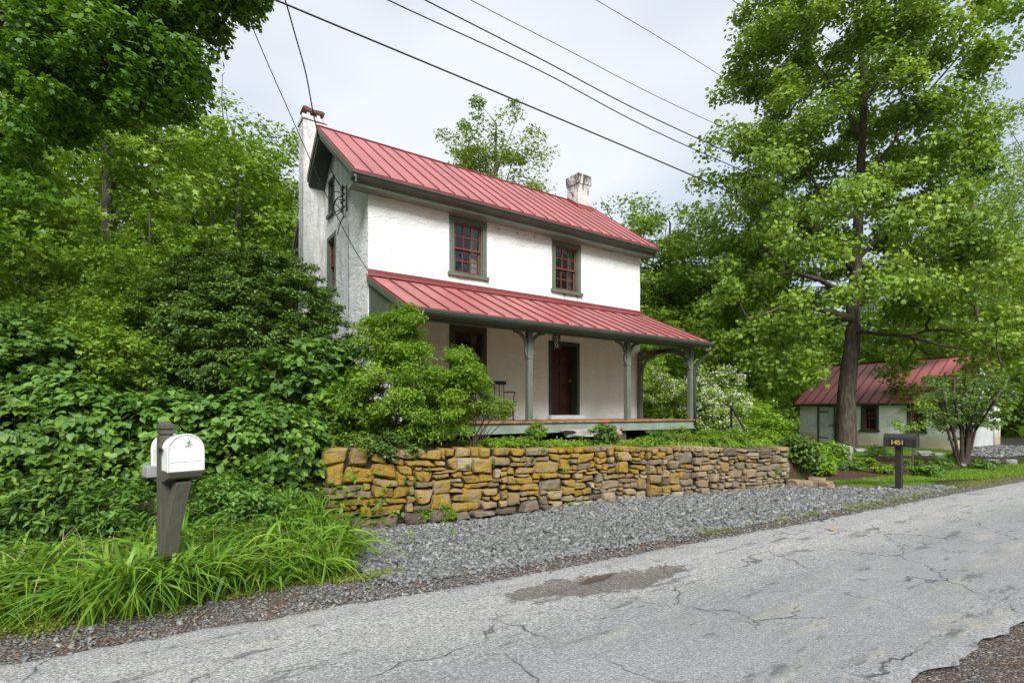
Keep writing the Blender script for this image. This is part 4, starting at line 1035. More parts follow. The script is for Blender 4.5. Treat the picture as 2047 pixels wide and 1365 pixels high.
bxp = gp(1797, 980)
mb2 = empty('dark_mailbox', (bxp[0], bxp[1], 0), rz=R(4), label='dark bronze mailbox numbered 1451 on a square post beside the road', cat='mailbox')
p = MB(); p.box(-.055,-.055,-.1,.055,.055,.88); p.build('post', M['mail_dark'], mb2, .006)
w2, h2, l2 = .215, .262, .53; T = Matrix.Translation((0, -.30, .885))
bo, do = mailbox_body(mb2, w2, h2, l2, M['mail_dark'], T, None)
k = MB(); k.tube([(0,-.006,h2-.02),(0,-.035,h2-.005)], [.01,.014], 8, T); k.build('latch', M['mail_dark'], do)
k = MB(); k.box(-w2/2-.006, .16, .028, -w2/2-.001, .43, .158, T); pl = k.build('number_plate', M['iron'], mb2, .002)
cu = bpy.data.curves.new('number', 'FONT'); cu.body = '1451'; cu.size = .125; cu.extrude = .002; cu.align_x = 'CENTER'; cu.offset = .0022; cu.space_character = .92
to = bpy.data.objects.new('tmp', cu); me = bpy.data.meshes.new_from_object(to); bpy.data.objects.remove(to)
me.materials.append(M['brass'])
no = bpy.data.objects.new('number', me); COL.objects.link(no); no.parent = pl
no.matrix_local = Matrix.Translation((-w2/2-.009, 0.0, .885+.050)) @ Matrix.Rotation(R(-90), 4, 'Z') @ Matrix.Rotation(R(90), 4, 'X')

# iron handrail beside garden steps at the right of the porch
hx, hy = at(1462, 12.9)[:2]; hx2, hy2 = at(1500, 12.3)[:2]
hr = empty('iron_handrail', (hx, hy, 0), label='black iron stair handrail sloping down right of the porch among the plants', cat='handrail')
zt1 = CAMZ+(HY-812)/FPX*12.9; zt2 = CAMZ+(HY-880)/FPX*12.3
a = MB(); a.bar([(0,0,zt1), (hx2-hx, hy2-hy, zt2)], .04, .06, Vector((0,1,0))); a.build('rail', M['iron'], hr)
a = MB(); a.box(-.02,-.02,tz(hx,hy)-.1,.02,.02,zt1); a.build('post', M['iron'], hr)
a = MB(); a.box(hx2-hx-.02,hy2-hy-.02,tz(hx2,hy2)-.1,hx2-hx+.02,hy2-hy+.02,zt2); a.build('post', M['iron'], hr)
# steps beneath
# ================================================================== POLE AND WIRES
pp = at(1898, 36)
pole = empty('utility_pole', (pp[0], pp[1], 0), label='weathered wooden utility pole far off between the trees at right', cat='utility pole')
ztp = CAMZ+(HY-486)/FPX*36
a = MB(); a.tube([(0,0,-.2),(0,0,ztp)], [.19,.13], 12); a.build('shaft', M['pole_wood'], pole, smooth=True)
a = MB(); ud = Vector((-.3, 1, 0)).normalized(); a.bar([tuple(ud*-1.1+Vector((0,0,ztp-.5))), tuple(ud*1.1+Vector((0,0,ztp-.5)))], .1, .1, Vector((1,.3,0)).normalized()); a.build('cross_arm', M['pole_wood'], pole)
for q in (-1, 0, 1):
    a = MB(); o_ = ud*q; a.tube([(o_.x, o_.y, ztp-.44), (o_.x, o_.y, ztp-.3)], [.05,.03], 8); a.build('insulator', M['porcelain'], pole)
def wire(name, ctrl, rad, label, cat='power line', group=None):
    """ctrl: (px, py, depth) samples of the real span, turned into a smooth 3D line"""
    P_ = [Vector(at(a, d, b)) for a, b, d in ctrl]
    pts = []
    for i in range(len(P_)-1):
        p0, p1, p2, p3 = P_[max(i-1, 0)], P_[i], P_[i+1], P_[min(i+2, len(P_)-1)]
        for s in range(8):
            t = s/8; pts.append(.5*((2*p1)+(p2-p0)*t+(2*p0-5*p1+4*p2-p3)*t*t+(3*p1-p0-3*p2+p3)*t**3))
    pts.append(P_[-1])
    b = MB(); b.tube(pts, rad, 6); o = b.build(name, M['cable'], None, smooth=True)
    return tag(o, label, cat, group)
def dep(px, dl, dr, pl=545, pr=2047):           # inverse depth is linear along a straight span
    t = (px-pl)/(pr-pl); return 1/((1-t)/dl+t/dr)
G = 'overhead wires along the road'
def span(pts, dl, dr, rad, label, grp=G):
    pl, pr = pts[0][0], pts[-1][0]
    wire('power_line', [(a, b, dep(a, dl, dr, pl, pr)) for a, b in pts], rad, label, group=grp)
span([(300,-108),(545,-2),(1000,188),(1340,332),(1690,483),(2047,625),(2500,800)], 6.2, 60, .0125, 'lowest and thickest of the overhead cables, crossing over the house ridge')
span([(520,-128),(770,-2),(1080,142),(1340,277),(1700,433),(2047,579),(2400,722)], 7.4, 56, .0105, 'second overhead wire from the bottom, close under its twin')
span([(600,-130),(845,-2),(1080,118),(1340,252),(1700,413),(2047,568),(2400,720)], 7.9, 56, .0115, 'third overhead wire from the bottom, just above its twin')
span([(700,-132),(936,-2),(1130,98),(1340,206),(1600,325),(1841,440),(2047,545),(2300,680)], 10.5, 56, .0085, 'fourth overhead wire from the bottom, thin, passing into the big tree')
span([(1000,-110),(1187,-2),(1340,89),(1500,190),(1600,258),(1760,352),(2047,520)], 11.5, 50, .008, 'fifth overhead wire from the bottom, thin, entering the left of the big tree')
span([(1300,-100),(1462,-1),(1640,140),(1802,262),(2047,430)], 10, 30, .007, 'thin upper wire running down through the crown of the big tree')
span([(1450,-90),(1571,-2),(1650,75),(1802,184),(2047,350)], 10, 30, .007, 'uppermost thin wire over the right-hand treetops')
mpx = 686
wire('service_cable', [(545,-60,8.5),(569,-2,8.9),(590,70,9.6),(612,150,10.4),(627,230,11.1),(645,300,11.8),(668,352,12.3),(685,378,12.62)], .013, 'twisted black service cable dropping to the insulators on the gable', 'cable')
wire('service_cable', [(455,-60,8.6),(481,-2,8.8),(530,115,9.2),(595,262,9.8),(650,385,10.3),(700,483,10.7),(735,541,10.95)], .0085, 'thin straight cable dropping to the porch roof corner at the wall', 'cable')
# ================================================================== VEGETATION
# leaf outlines in the leaf's own plane: x across, y along, z off the plane
OVATE = (np.array([(0,0,0),(.30,.38,.06),(0,1,-.06),(0,.45,-.02),(-.30,.38,.06)]), [(0,1,2,3),(0,3,2,4)])
NARROW = (np.array([(0,0,0),(.15,.45,.03),(0,1,-.08),(0,.5,-.01),(-.15,.45,.03)]), [(0,1,2,3),(0,3,2,4)])
DIAM = (np.array([(0,0,0),(.32,.5,.05),(0,1,0),(-.32,.5,.05)]), [(0,1,2,3)])
CLUST = (np.array([(0,0,0),(.3,.25,.05),(.12,.45,0),(.5,.8,-.05),(.02,.62,.02),(-.2,1.0,-.04),(-.18,.5,.03),(-.52,.45,-.04)]), [(0,1,2),(0,2,3,4),(0,4,5,6),(0,6,7)])
MAPLE = (np.array([(0,0,0),(.22,.06,.0),(.50,.20,-.05),(.34,.42,.02),(.46,.70,-.05),(.18,.66,.02),(0,1,-.07),(-.18,.66,.02),(-.46,.70,-.05),(-.34,.42,.02),(-.50,.20,-.05),(-.22,.06,0),(0,.35,.03)]),
         [(12,0,1,2),(12,2,3),(12,3,4),(12,4,5),(12,5,6),(12,6,7),(12,7,8),(12,8,9),(12,9,10),(12,10,11,0)])
HEART = (np.array([(0,0,0),(.28,-.04,.04),(.46,.26,.05),(.28,.62,.03),(0,1,-.08),(0,.45,-.02),(-.28,.62,.03),(-.46,.26,.05),(-.28,-.04,.04)]), [(0,1,2,5),(5,2,3,4),(0,5,7,8),(5,4,6,7)])

def leaves(name, tpl, P, size, Nn, mat, tint, parent=None, droop=None, rg=None, yaw=None):
    rg = rg or np.random.default_rng(0)
    tv, tf = tpl; n = len(P)
    Nn = Nn/np.linalg.norm(Nn, axis=1, keepdims=True)
    d = rg.normal(0, 1, (n, 3)) if yaw is None else yaw+rg.normal(0, .5, (n, 3))
    if droop: d[:, 2] -= droop
    T = d-(d*Nn).sum(1, keepdims=True)*Nn; T /= np.linalg.norm(T, axis=1, keepdims=True)+1e-9
    S = np.cross(T, Nn)
    s = np.asarray(size).reshape(-1, 1, 1)
    V = P[:, None]+s*(S[:, None]*tv[None, :, :1]+T[:, None]*tv[None, :, 1:2]+Nn[:, None]*tv[None, :, 2:3])
    k = len(tv); base = np.arange(n)[:, None]*k
    byk = {}
    for f in tf: byk.setdefault(len(f), []).append(f)
    F = [np.concatenate([base+np.array(f)[None] for f in fs]) for fs in byk.values()]
    return np_mesh(name, V.reshape(-1, 3), F, mat, parent, {'tint': np.repeat(tint, k)})

def skeleton(rg, trunk, clumps, up=.25, rmax=None, sub=3, wob=.12, minz=-9):
    """trunk: list of polylines [(pos, radius)...]; clumps (m,3). grows a branch to every clump from the nearest node.
    returns frustum arrays"""
    pos, par, fixed = [], [], []
    for line in trunk:
        prev = -1
        for i, (p, r) in enumerate(line):
            if i == 0 and len(pos) and np.linalg.norm(np.array(pos)-np.array(p), axis=1).min() < .02:
                prev = int(np.linalg.norm(np.array(pos)-np.array(p), axis=1).argmin()); continue
            pos.append(np.array(p, float)); par.append(prev); fixed.append(r); prev = len(pos)-1
    P = np.array(pos); nb = len(P)
    dist = np.linalg.norm(clumps[:, None]-P[None], axis=2).min(1)
    order = np.argsort(dist)
    cap = nb+len(clumps)*sub; A = np.zeros((cap, 3)); A[:nb] = P; par = par+[0]*(cap-nb); n = nb
    hop = np.zeros(cap)
    for ci in order:
        c = clumps[ci]
        d = c[None]-A[:n]; L_ = np.linalg.norm(d, axis=1)
        cost = L_+.35*hop[:n]+np.clip(-d[:, 2], 0, None)*up*4+np.where(np.arange(n) == 0, 2., 0)+np.where((A[:n, 2] < minz) & (np.arange(n) < nb), 6., 0)
        j = int(cost.argmin()); a = A[j]
        prev = j
        for s in range(1, sub+1):
            t = s/sub; p = a+(c-a)*t
            if s < sub: p = p+rg.normal(0, wob, 3)*L_[j]*.35+np.array([0, 0, L_[j]*up*.35*math.sin(t*math.pi)])
            A[n] = p; par[n] = prev; hop[n] = hop[prev]+np.linalg.norm(A[n]-A[prev])*.5; prev = n; n += 1
    cnt = np.zeros(n); cnt[nb:] = 0
    tips = np.ones(n, bool)
    for i in range(n):
        if par[i] >= 0: tips[par[i]] = False
    cnt[tips] = 1
    for i in range(n-1, -1, -1):
        if par[i] >= 0 and i >= nb: cnt[par[i]] += cnt[i]
    return A[:n], np.array(par[:n]), cnt, np.array(fixed+[0]*(n-nb)), nb

def frusta(A, par, rad, sides=5):
    idx = np.where(par >= 0)[0]
    a = A[par[idx]]; b = A[idx]; ra = rad[par[idx]]; rb = rad[idx]
    d = b-a; d /= np.linalg.norm(d, axis=1, keepdims=True)+1e-9
    a = a-d*rb[:, None]*.3
    ref = np.where(np.abs(d[:, 2:3]) > .9, np.array([[1., 0, 0]]), np.array([[0, 0, 1.]]))
    u = np.cross(d, ref); u /= np.linalg.norm(u, axis=1, keepdims=True)+1e-9; w = np.cross(d, u)
    th = np.arange(sides)*2*math.pi/sides
    ring = np.cos(th)[None, :, None]*u[:, None]+np.sin(th)[None, :, None]*w[:, None]
    V = np.concatenate([a[:, None]+ring*ra[:, None, None], b[:, None]+ring*rb[:, None, None]], 1)
    m = len(idx); base = np.arange(m)[:, None, None]*2*sides; k = np.arange(sides)
    q = np.stack([k, (k+1) % sides, (k+1) % sides+sides, k+sides], 1)
    return V.reshape(-1, 3), (base+q[None]).reshape(-1, 4)

def ell(rg, n, c, r, shell=.45, gap=.0, seed=0, flat_bottom=None):
    out = []
    tries = 0
    while len(out) < n and tries < n*60:
        tries += 1
        d = rg.normal(0, 1, 3); d /= np.linalg.norm(d)
        rr = rg.uniform(shell, 1)**.6 if shell else rg.uniform(0, 1)**(1/3)
        k = 1+.22*mnoise.noise(Vector(d*1.8)+Vector((seed, 0, 0)))+.12*mnoise.noise(Vector(d*5)+Vector((seed, 9, 0)))
        p = np.array(c)+d*np.array(r)*rr*k
        if gap and mnoise.noise(Vector(p/(max(r)*.33))+Vector((seed*1.7, 0, 3))) < gap-.5: continue
        out.append(p)
    return np.array(out)

def plant(name, label, cat, loc, trunk, clumps, tpl, lsize, nleaf, cr, lmat, bark='bark', group=None, seed=1, up=.25, twig=.008, r0=None, droop=.35, upbias=1.0, flat=.55, sub=3, sides=5, rz=0, partlabel=None, wob=.12, trunk_name='trunk', crown_name='crown', outb=.4, skip=0.0, minz=-9):
    """a tree or shrub: Empty > trunk (with limbs), crown of separate leaves"""
    rg = np.random.default_rng(seed)
    root = empty(name, loc, rz, label, cat, group)
    A, par, cnt, fx, nb = skeleton(rg, trunk, clumps, up, sub=sub, wob=wob, minz=minz)
    rad = twig*np.sqrt(np.maximum(cnt, .35)); rad[:nb] = fx[:nb]
    for i in range(nb, len(rad)):
        rad[i] = min(rad[i], rad[par[i]]*.85 if par[i] >= 0 else rad[i])
    V, F = frusta(A, par, rad, sides)
    np_mesh(trunk_name, V, [F], M[bark], root, smooth=True)
    m = len(clumps); keep = rg.random(m) >= skip
    cl = clumps[keep]; m = len(cl)
    n = m*nleaf
    ct = np.repeat(rg.random(m), nleaf); cc = np.repeat(cl, nleaf, axis=0)
    crs = np.repeat(cr*rg.uniform(.7, 1.25, m), nleaf)[:, None]
    off = rg.normal(0, 1, (n, 3)); off /= np.linalg.norm(off, axis=1, keepdims=True); off *= rg.uniform(0, 1, (n, 1))**.45
    P = cc+off*crs*np.array([1, 1, flat])
    cen = clumps.mean(0)
    out = cc-cen; out /= np.linalg.norm(out, axis=1, keepdims=True)+1e-6
    Nn = rg.normal(0, .55, (n, 3))+np.array([0, 0, upbias])+out*outb+off*.3
    tint = np.clip(.5*rg.random(n)+.35*ct+.15*rg.random(n), 0, 1)
    sz = lsize*rg.uniform(.6, 1.25, n)
    leaves(crown_name, tpl, P, sz, Nn, M[lmat], tint, root, droop, rg)
    return root

def trunkline(pts, rad):
    return [(p, r) for p, r in zip(pts, rad)]
def straight_trunk(rg, h, r, lean=(0, 0), n=10, wob=.12, taper=.75):
    pts = []; o = np.zeros(3)
    for i in range(n+1):
        t = i/n
        o = np.array([lean[0]*t+wob*math.sin(t*5+r*40)*t, lean[1]*t+wob*math.cos(t*4+r*20)*t, h*t])
        rr = r*(1-t*taper)*(1+.55*math.exp(-t*h/.35))
        pts.append((o, rr))
    return [pts]
def copy_tree(root, loc, rz, sc, label, group=None, name=None):
    r = root.copy(); COL.objects.link(r); r.location = loc; r.rotation_euler = (0, 0, rz); r.scale = (sc, sc, sc*1.0)
    r['label'] = label
    if group: r['group'] = group
    for ch in root.children:
        c = ch.copy(); COL.objects.link(c); c.parent = r
    return r

# ---------------- the big tulip tree in front of the outbuilding
def big_tree():
    rg = np.random.default_rng(7)
    d = 22.6; base = at(1690, d)
    def loc(px, py, dd=0): p = at(px, d+dd, py); return (p[0]-base[0], p[1]-base[1], p[2])
    tr = [loc(1689,905),loc(1690,890),loc(1690,840),loc(1691,790),loc(1697,730),loc(1701,690),loc(1702,640),loc(1704,590),loc(1711,540),loc(1714,480),loc(1716,420),loc(1719,350),loc(1724,280),loc(1727,200),loc(1722,110),loc(1715,20),loc(1710,-90),loc(1700,-200)]
    ra = [.58,.46,.40,.37,.34,.27,.24,.23,.22,.21,.195,.175,.15,.13,.11,.085,.06,.03]
    lines = [trunkline(tr, ra)]
    # limbs seen in the photo
    def limb(pts, r0): 
        ps = [loc(*p) for p in pts]; n = len(ps); lines.append([(p, r0*(1-.7*i/(n-1))) for i, p in enumerate(ps)])
    limb([(1697,730),(1712,700,.2),(1716,660,.3),(1716,610,.5)], .17)
    limb([(1704,590),(1672,578,-.3),(1640,560,-.8),(1590,545,-1.2),(1530,500,-2)], .15)
    limb([(1716,420),(1690,440,.2),(1660,425,.5),(1640,380,.6),(1600,330,.8),(1560,270,1)], .11)
    limb([(1716,350),(1750,330,-.4),(1790,280,-.7),(1850,190,-1),(1920,110,-1)], .10)
    limb([(1702,660),(1760,668,-1.0),(1820,672,-1.8),(1880,690,-2.4),(1940,700,-2.8)], .10)
    limb([(1714,520),(1760,470,-.4),(1810,430,-.8),(1870,390,-1)], .10)
    limb([(1724,280),(1690,215,.3),(1650,150,.5),(1590,80,.8)], .09)
    limb([(1711,540),(1660,480,1),(1600,430,1.8),(1540,400,2.4)], .10)
    limb([(1702,640),(1640,620,-1.2),(1570,610,-2.2),(1500,640,-2.8)], .09)
    limb([(1727,200),(1780,140,.5),(1840,80,.9),(1900,30,1.2)], .08)
    limb([(1719,350),(1760,370,1.2),(1830,360,2.2),(1900,350,2.8)], .08)
    C = []
    zc = lambda py: CAMZ+(HY-py)/FPX*d
    # crown envelope rows: (photo row, half width left, half width right in metres)
    rows = [(-260,1.2,1.2),(-150,2.2,3.6),(-60,3.4,5.6),(0,5.0,6.3),(60,5.4,6.6),(130,5.7,5.2),(200,5.3,5.0),(260,6.0,4.4),(320,6.9,4.6),(390,7.0,4.8),(450,6.6,4.8),(500,7.0,5.0),(560,7.2,5.4),(620,7.2,5.8),(680,6.6,6.6),(740,6.0,7.0),(770,5.6,6.8),(800,4.2,6.6)]
    for (py, wl, wr) in rows:
        z = zc(py)
        k = int(6+(wl+wr)*3.7)
        if py > 700: k = int(k*.62)
        for _ in range(k):
            a = rg.uniform(0, 2*math.pi); rr = rg.uniform(.18, 1)**.6
            lat = math.cos(a)*rr; dep_ = math.sin(a)*rr*.85
            lat = lat*(wr if lat > 0 else wl)
            dep_ = dep_*(wl+wr)/2
            if py > 640 and abs(lat) < 1.3 and dep_ < 1.4: continue
            if py > 560 and lat > -1 and dep_ > 0 and rg.random() < .55: continue
            if py > 650 and -3.3 < lat < 2.8 and rg.random() < (.96 if py > 700 else .75): continue
            cx_, cy_ = math.cos(YAW), math.sin(YAW)
            x = lat*cx_+dep_*cy_+.7*cx_*(1 if py < 600 else 0); y = -lat*cy_+dep_*cx_
            C.append((x, y, z+rg.normal(0, .45)))
    C = np.array(C)
    keep = np.array([mnoise.noise(Vector(p*.36)+Vector((5,0,0))) > -.30 for p in C]); C = C[keep]
    return plant('tulip_tree', 'tall broad tulip tree with a dark trunk standing in front of the outbuilding', 'tree', (base[0], base[1], 0), lines, C, MAPLE, .165, 205, .80, 'leaf_tulip', seed=3, twig=.014, droop=.9, upbias=.75, flat=.7, sides=7, sub=4, minz=4.6)
bt = big_tree()

# ---------------- maple overhanging from the left edge: trunk out of frame
def overhang():
    rg = np.random.default_rng(9)
    bx0, by0 = -6.2, 9.0
    def rel(px, py, d): p = at(px, d, py); return np.array((p[0]-bx0, p[1]-by0, p[2]))
    z0 = tz(bx0, by0)
    lines = [[(np.array((0, 0, -.2)), .42), (np.array((0,0,1.)), .34), (np.array((.1,0,3.)), .3), (np.array((.2,.1,5.)), .27), (np.array((.2,.2,8.)), .22), (np.array((.3,.3,11.)), .15), (np.array((.3,.3,14.)), .06)]]
    def limb(st, pts, r0):
        ps = [st]+pts; n = len(ps); lines.append([(p, r0*(1-.8*i/(n-1))) for i, p in enumerate(ps)])
    limb(lines[0][3][0], [rel(-40,330,9.2), rel(60,270,9), rel(160,240,8.8), rel(260,250,8.7)], .12)
    limb(lines[0][4][0], [rel(-60,60,9.2), rel(80,100,9.0), rel(220,90,8.8), rel(340,60,8.6), rel(430,10,8.5)], .13)
    limb(lines[0][3][0], [rel(-60,440,9.5), rel(20,400,9.4), rel(90,380,9.2)], .08)
    limb(lines[0][4][0], [rel(-40,200,9), rel(90,180,8.4), rel(210,170,8.2), rel(330,180,8.4)], .1)
    C = []
    # (px, py, spread px, n): leaf masses of the overhanging boughs
    for (px, py, sx_, sy_, n) in ((60,60,110,80,46),(200,40,110,60,46),(330,20,100,50,40),(440,10,60,40,34),(495,15,34,26,16),(400,60,50,40,20),(350,190,50,34,10),(470,-30,60,30,14),(80,180,100,60,40),(210,150,90,60,38),(320,120,70,50,26),(350,190,60,36,16),(380,165,40,30,9),(120,280,90,40,26),(240,245,80,40,26),(30,320,40,60,20),(60,420,30,50,6),(300,235,50,26,11),(10,500,24,50,5),(40,-60,160,60,30),(260,-60,160,50,30)):
        for _ in range(int(n*.72)):
            d = rg.uniform(7.6, 10.6); C.append(rel(px+rg.normal(0, sx_*.55), py+rg.normal(0, sy_*.55), d))
    C = np.array(C)
    k2 = ell(rg, 90, (-1.2, 1.5, 10), (3.2, 3.6, 4.2), seed=4); C = np.concatenate([C, k2])
    return plant('maple_tree', 'dark maple whose leafy boughs hang over the upper left corner', 'tree', (bx0, by0, z0), lines, C, MAPLE, .092, 165, .36, 'leaf_maple', seed=5, twig=.008, droop=.7, upbias=1.1, flat=.55, sub=3)
overhang()

# ---------------- background trees: three prototypes, then copies of each with their parts
def proto_tree(seed, h, w, crown0, label, nclump=300, nleaf=70, lsize=.24, mat='leaf_wood', cr=.85, loc=(0,0,0), r=.26, multi=False, tpl=CLUST, name='broadleaf_tree', gap=.32, bark='bark', group=None, rz=0, skip=0.0):
    rg = np.random.default_rng(seed)
    lines = straight_trunk(rg, h*.92, r, (rg.normal(0, .5), rg.normal(0, .5)), n=12, wob=.25)
    base = lines[0]
    for q in range(7):
        i = 4+q if 4+q < len(base)-1 else len(base)-2
        st = base[i][0]; a = rg.uniform(0, 6.28)+q*2.4; ln = w*.62*(1-.45*(i/len(base)))
        pts = [(st, base[i][1]*.6)]
        for s in range(1, 5):
            pts.append((st+np.array([math.cos(a+.12*s)*ln*s/4, math.sin(a+.12*s)*ln*s/4, h*.06*s+.1*rg.normal()]), base[i][1]*.6*(1-s/5)))
        lines.append(pts)
    C = np.concatenate([ell(rg, int(nclump*.6), (0, 0, h*(crown0+1)/2), (w*.92, w*.92, h*(1-crown0)/2), .25, gap, seed),
                        ell(rg, int(nclump*.4), (0, 0, h*(crown0*.55+.35)), (w, w, h*(1-crown0)*.33), .25, gap, seed+2)])
    C = C[C[:, 2] > .8]
    return plant(name, label, 'tree', loc, lines, C, tpl, lsize, nleaf, cr, mat, bark, seed=seed, twig=.016, droop=.5, upbias=.9, flat=.6, group=group, rz=rz, skip=skip)
GW = 'woodland trees behind and beside the house'
def gz_(x, y): return tz(x, y)-.15
def place_at(px, d): p = at(px, d); return (p[0], p[1], gz_(p[0], p[1]))
pA = proto_tree(31, 15.5, 4.9, .16, 'rounded light green tree left of the tall chimney, behind the dome shrub', loc=place_at(470, 25), bark='bark_grey', group=GW, nclump=350, nleaf=85, gap=.33)
pB = proto_tree(37, 16, 4.2, .14, 'tree with forked grey trunk standing behind the wild shrubs at left', loc=place_at(190, 19), bark='bark_grey', group=GW, nclump=290, nleaf=75, gap=.33, r=.3)
pC = proto_tree(43, 15.6, 5.2, .10, 'dense mid-green tree just right of the ridge chimney', loc=place_at(1262, 33), group=GW, nclump=360, nleaf=85, mat='leaf_wood', gap=.25)
for (src, px, d, sc, rz, lb) in (
    (pB, 40, 23, .95, 1.0, 'tree at the far left edge behind the overhanging boughs'),
    (pA, 340, 31, 1.2, 2.0, 'tall tree in the gap between the overhanging maple and the rounded tree'),
    (pC, 300, 17, .5, 1.2, 'low understorey tree behind the wild shrubs left of centre'),
    (pA, 560, 33, .98, 4.0, 'paler tree directly left of the tall chimney, farther back'),
    (pC, 110, 30, 1.0, .5, 'dense tree deep in the wood at left'),
    (pB, 430, 30, 1.12, 3.0, 'far tree deep in the wood behind the rounded one'),
    (pC, 575, 24, .56, 2.2, 'small bushy tree hugging the left side of the rear wing'),
    (pC, 1345, 30, .88, 2.5, 'low dense tree behind the right end of the porch roof'),
    (pA, 1420, 34, 1.0, 1.4, 'tree filling the gap left of the big tulip tree, behind it'),
    (pB, 1500, 38, .85, 5.0, 'dark tree behind the left side of the tulip tree crown'),
    (pC, 1290, 25, .45, .8, 'small tree right behind the east wall of the house'),
    (pC, 1600, 40, .85, 3.6, 'dense tree behind the ridge of the outbuilding'),
    (pB, 1780, 46, .95, .3, 'tree behind the outbuilding roof, right of the tulip trunk'),
    (pC, 2010, 42, 1.0, 4.4, 'dense tree beyond the gable of the outbuilding'),
    (pA, 1180, 44, .95, 3.3, 'tree top just showing behind the ridge chimney'),
    (pC, 1500, 27, .45, 5.5, 'low spreading tree between the porch and the outbuilding'),
    (pC, 1440, 24, .35, 4.0, 'small leafy tree behind the white flowering shrub')):
    copy_tree(src, place_at(px, d), rz, sc, lb, GW)
# slender, sparse trees
pD = proto_tree(51, 21.5, 4.6, .34, 'sparse-topped tree rising behind the middle of the red ridge', loc=place_at(985, 33), nclump=420, nleaf=100, lsize=.19, mat='leaf_olive', cr=.75, name='sycamore_tree', gap=.30, bark='bark_grey', r=.24)
pE = proto_tree(57, 21.5, 4.8, .08, 'airy green tree with thin dark branches at the right edge', loc=place_at(1960, 31), nclump=400, nleaf=62, lsize=.18, mat='leaf_wood', cr=.8, name='airy_tree', gap=.33, bark='bark_grey', r=.2, group='airy green trees at right')
copy_tree(pE, place_at(2080, 36), 2.0, 1.15, 'farther airy green tree leaning in from the right frame edge', 'airy green trees at right')
copy_tree(pE, place_at(1860, 40), 4.0, .9, 'airy green tree showing through between tulip crown and right edge tree', 'airy green trees at right')

# ---------------- far woods as one mass
rg = np.random.default_rng(77)
C = []
for i in range(5200):
    ang = rg.uniform(-32, 100); d = rg.uniform(44, 78)
    x, y = d*math.sin(R(ang)), d*math.cos(R(ang))
    hmax = (9.5+2.5*mnoise.noise(Vector((ang*.12, 0, 1)))+1.5*mnoise.noise(Vector((ang*.5, 3, 1))))
    C.append((x, y, tz(x, y)+rg.uniform(0, 1)**.8*hmax))
for i in range(2600):
    ang = rg.uniform(100, 328); d = rg.uniform(27, 44)
    x, y = d*math.sin(R(ang)), d*math.cos(R(ang))
    C.append((x, y, tz(x, y)+rg.uniform(0, 1)**.8*(14.5+3*mnoise.noise(Vector((ang*.12, 5, 1)))+3*mnoise.noise(Vector((ang*.5, 3, 4))))))
C = np.array(C); n_ = 16
P_ = np.repeat(C, n_, 0)+rg.normal(0, .85, (len(C)*n_, 3)); Nn = rg.normal(0, .6, P_.shape)+np.array([0, -.2, .9])
tag(leaves('distant_woods', DIAM, P_, rg.uniform(.45, .85, len(P_)), Nn, M['leaf_wood'], np.clip(np.repeat(rg.random(len(C)), n_)*.5+.4*rg.random(len(P_)), 0, 1), rg=rg), kind='stuff')
# woodland undergrowth
C = []
for i in range(4200):
    px = rg.uniform(-120, 2150); d = rg.uniform(15, 44)
    if 560 < px < 1300 and d < 30: continue
    if px > 1480 and d < 34: continue
    p = at(px, d); x, y = p[:2]
    if HX0-1.3 < x < HX1+.7 and HYF-2.5 < y < HYB+3: continue
    C.append((x, y, tz(x, y)+rg.uniform(.1, 1)*(1.1+1.1*mnoise.noise(Vector((x*.3, y*.3, 0))))))
C = np.array(C); n_ = 26
P_ = np.repeat(C, n_, 0)+rg.normal(0, .38, (len(C)*n_, 3)); Nn = rg.normal(0, .5, P_.shape)+np.array([0, 0, .9])
tag(leaves('undergrowth', DIAM, P_, rg.uniform(.14, .30, len(P_)), Nn, M['leaf_wood'], np.clip(np.repeat(rg.random(len(C)), n_)*.5+.4*rg.random(len(P_)), 0, 1), rg=rg), kind='stuff')

# ---------------- shrubs
def stems(rg, n, spread, h, r=.02, lean=(0, 0)):
    out = []
    for i in range(n):
        a = i*2.4+rg.uniform(-.3, .3); q = rg.uniform(.4, 1)
        pts = []
        for s in range(6):
            t = s/5; pts.append((np.array([math.cos(a)*spread*q*t**1.4+lean[0]*t, math.sin(a)*spread*q*t**1.4+lean[1]*t, h*t*rg.uniform(.92, 1)]), r*(1-.7*t)))
        pts[0] = (np.array([math.cos(a)*.04, math.sin(a)*.04, -.1]), r*1.2)
        out.append(pts)
    return out
def shrub(name, label, px, d, ells, tpl, lsize, nleaf, cr, mat, nst=6, sp=.5, h=.8, group=None, seed=1, up=.15, droop=.4, upbias=1.0, flat=.6, bark='stem', loc=None, twig=.004, gap=.2, shell=.3, lean=(0, 0), cat='shrub', skip=0., outb=.4, r=.02, sub=3, rot=True):
    rg = np.random.default_rng(seed)
    if loc is None: p = at(px, d); loc = (p[0], p[1], tz(p[0], p[1]))
    C = []
    for (cx_, cy_, cz_, rx_, ry_, rz_, n) in ells:
        c = ell(rg, n, (0, 0, 0), (rx_, ry_, rz_), shell, gap, seed)
        c = c+np.array((cx_, cy_, cz_))
        if rot:   # ellipsoid given as (right, away, up) seen from the road
            cs, sn = math.cos(YAW), math.sin(YAW); c = np.stack([c[:, 0]*cs+c[:, 1]*sn, -c[:, 0]*sn+c[:, 1]*cs, c[:, 2]], 1)
        C.append(c)
    C = np.concatenate(C); C = C[C[:, 2] > .06]
    return plant(name, label, cat, loc, stems(rg, nst, sp, h, r, lean), C, tpl, lsize, nleaf, cr, mat, bark, group, seed, up, twig, droop=droop, upbias=upbias, flat=flat, trunk_name='stems', crown_name='foliage', skip=skip, outb=outb, sub=sub)

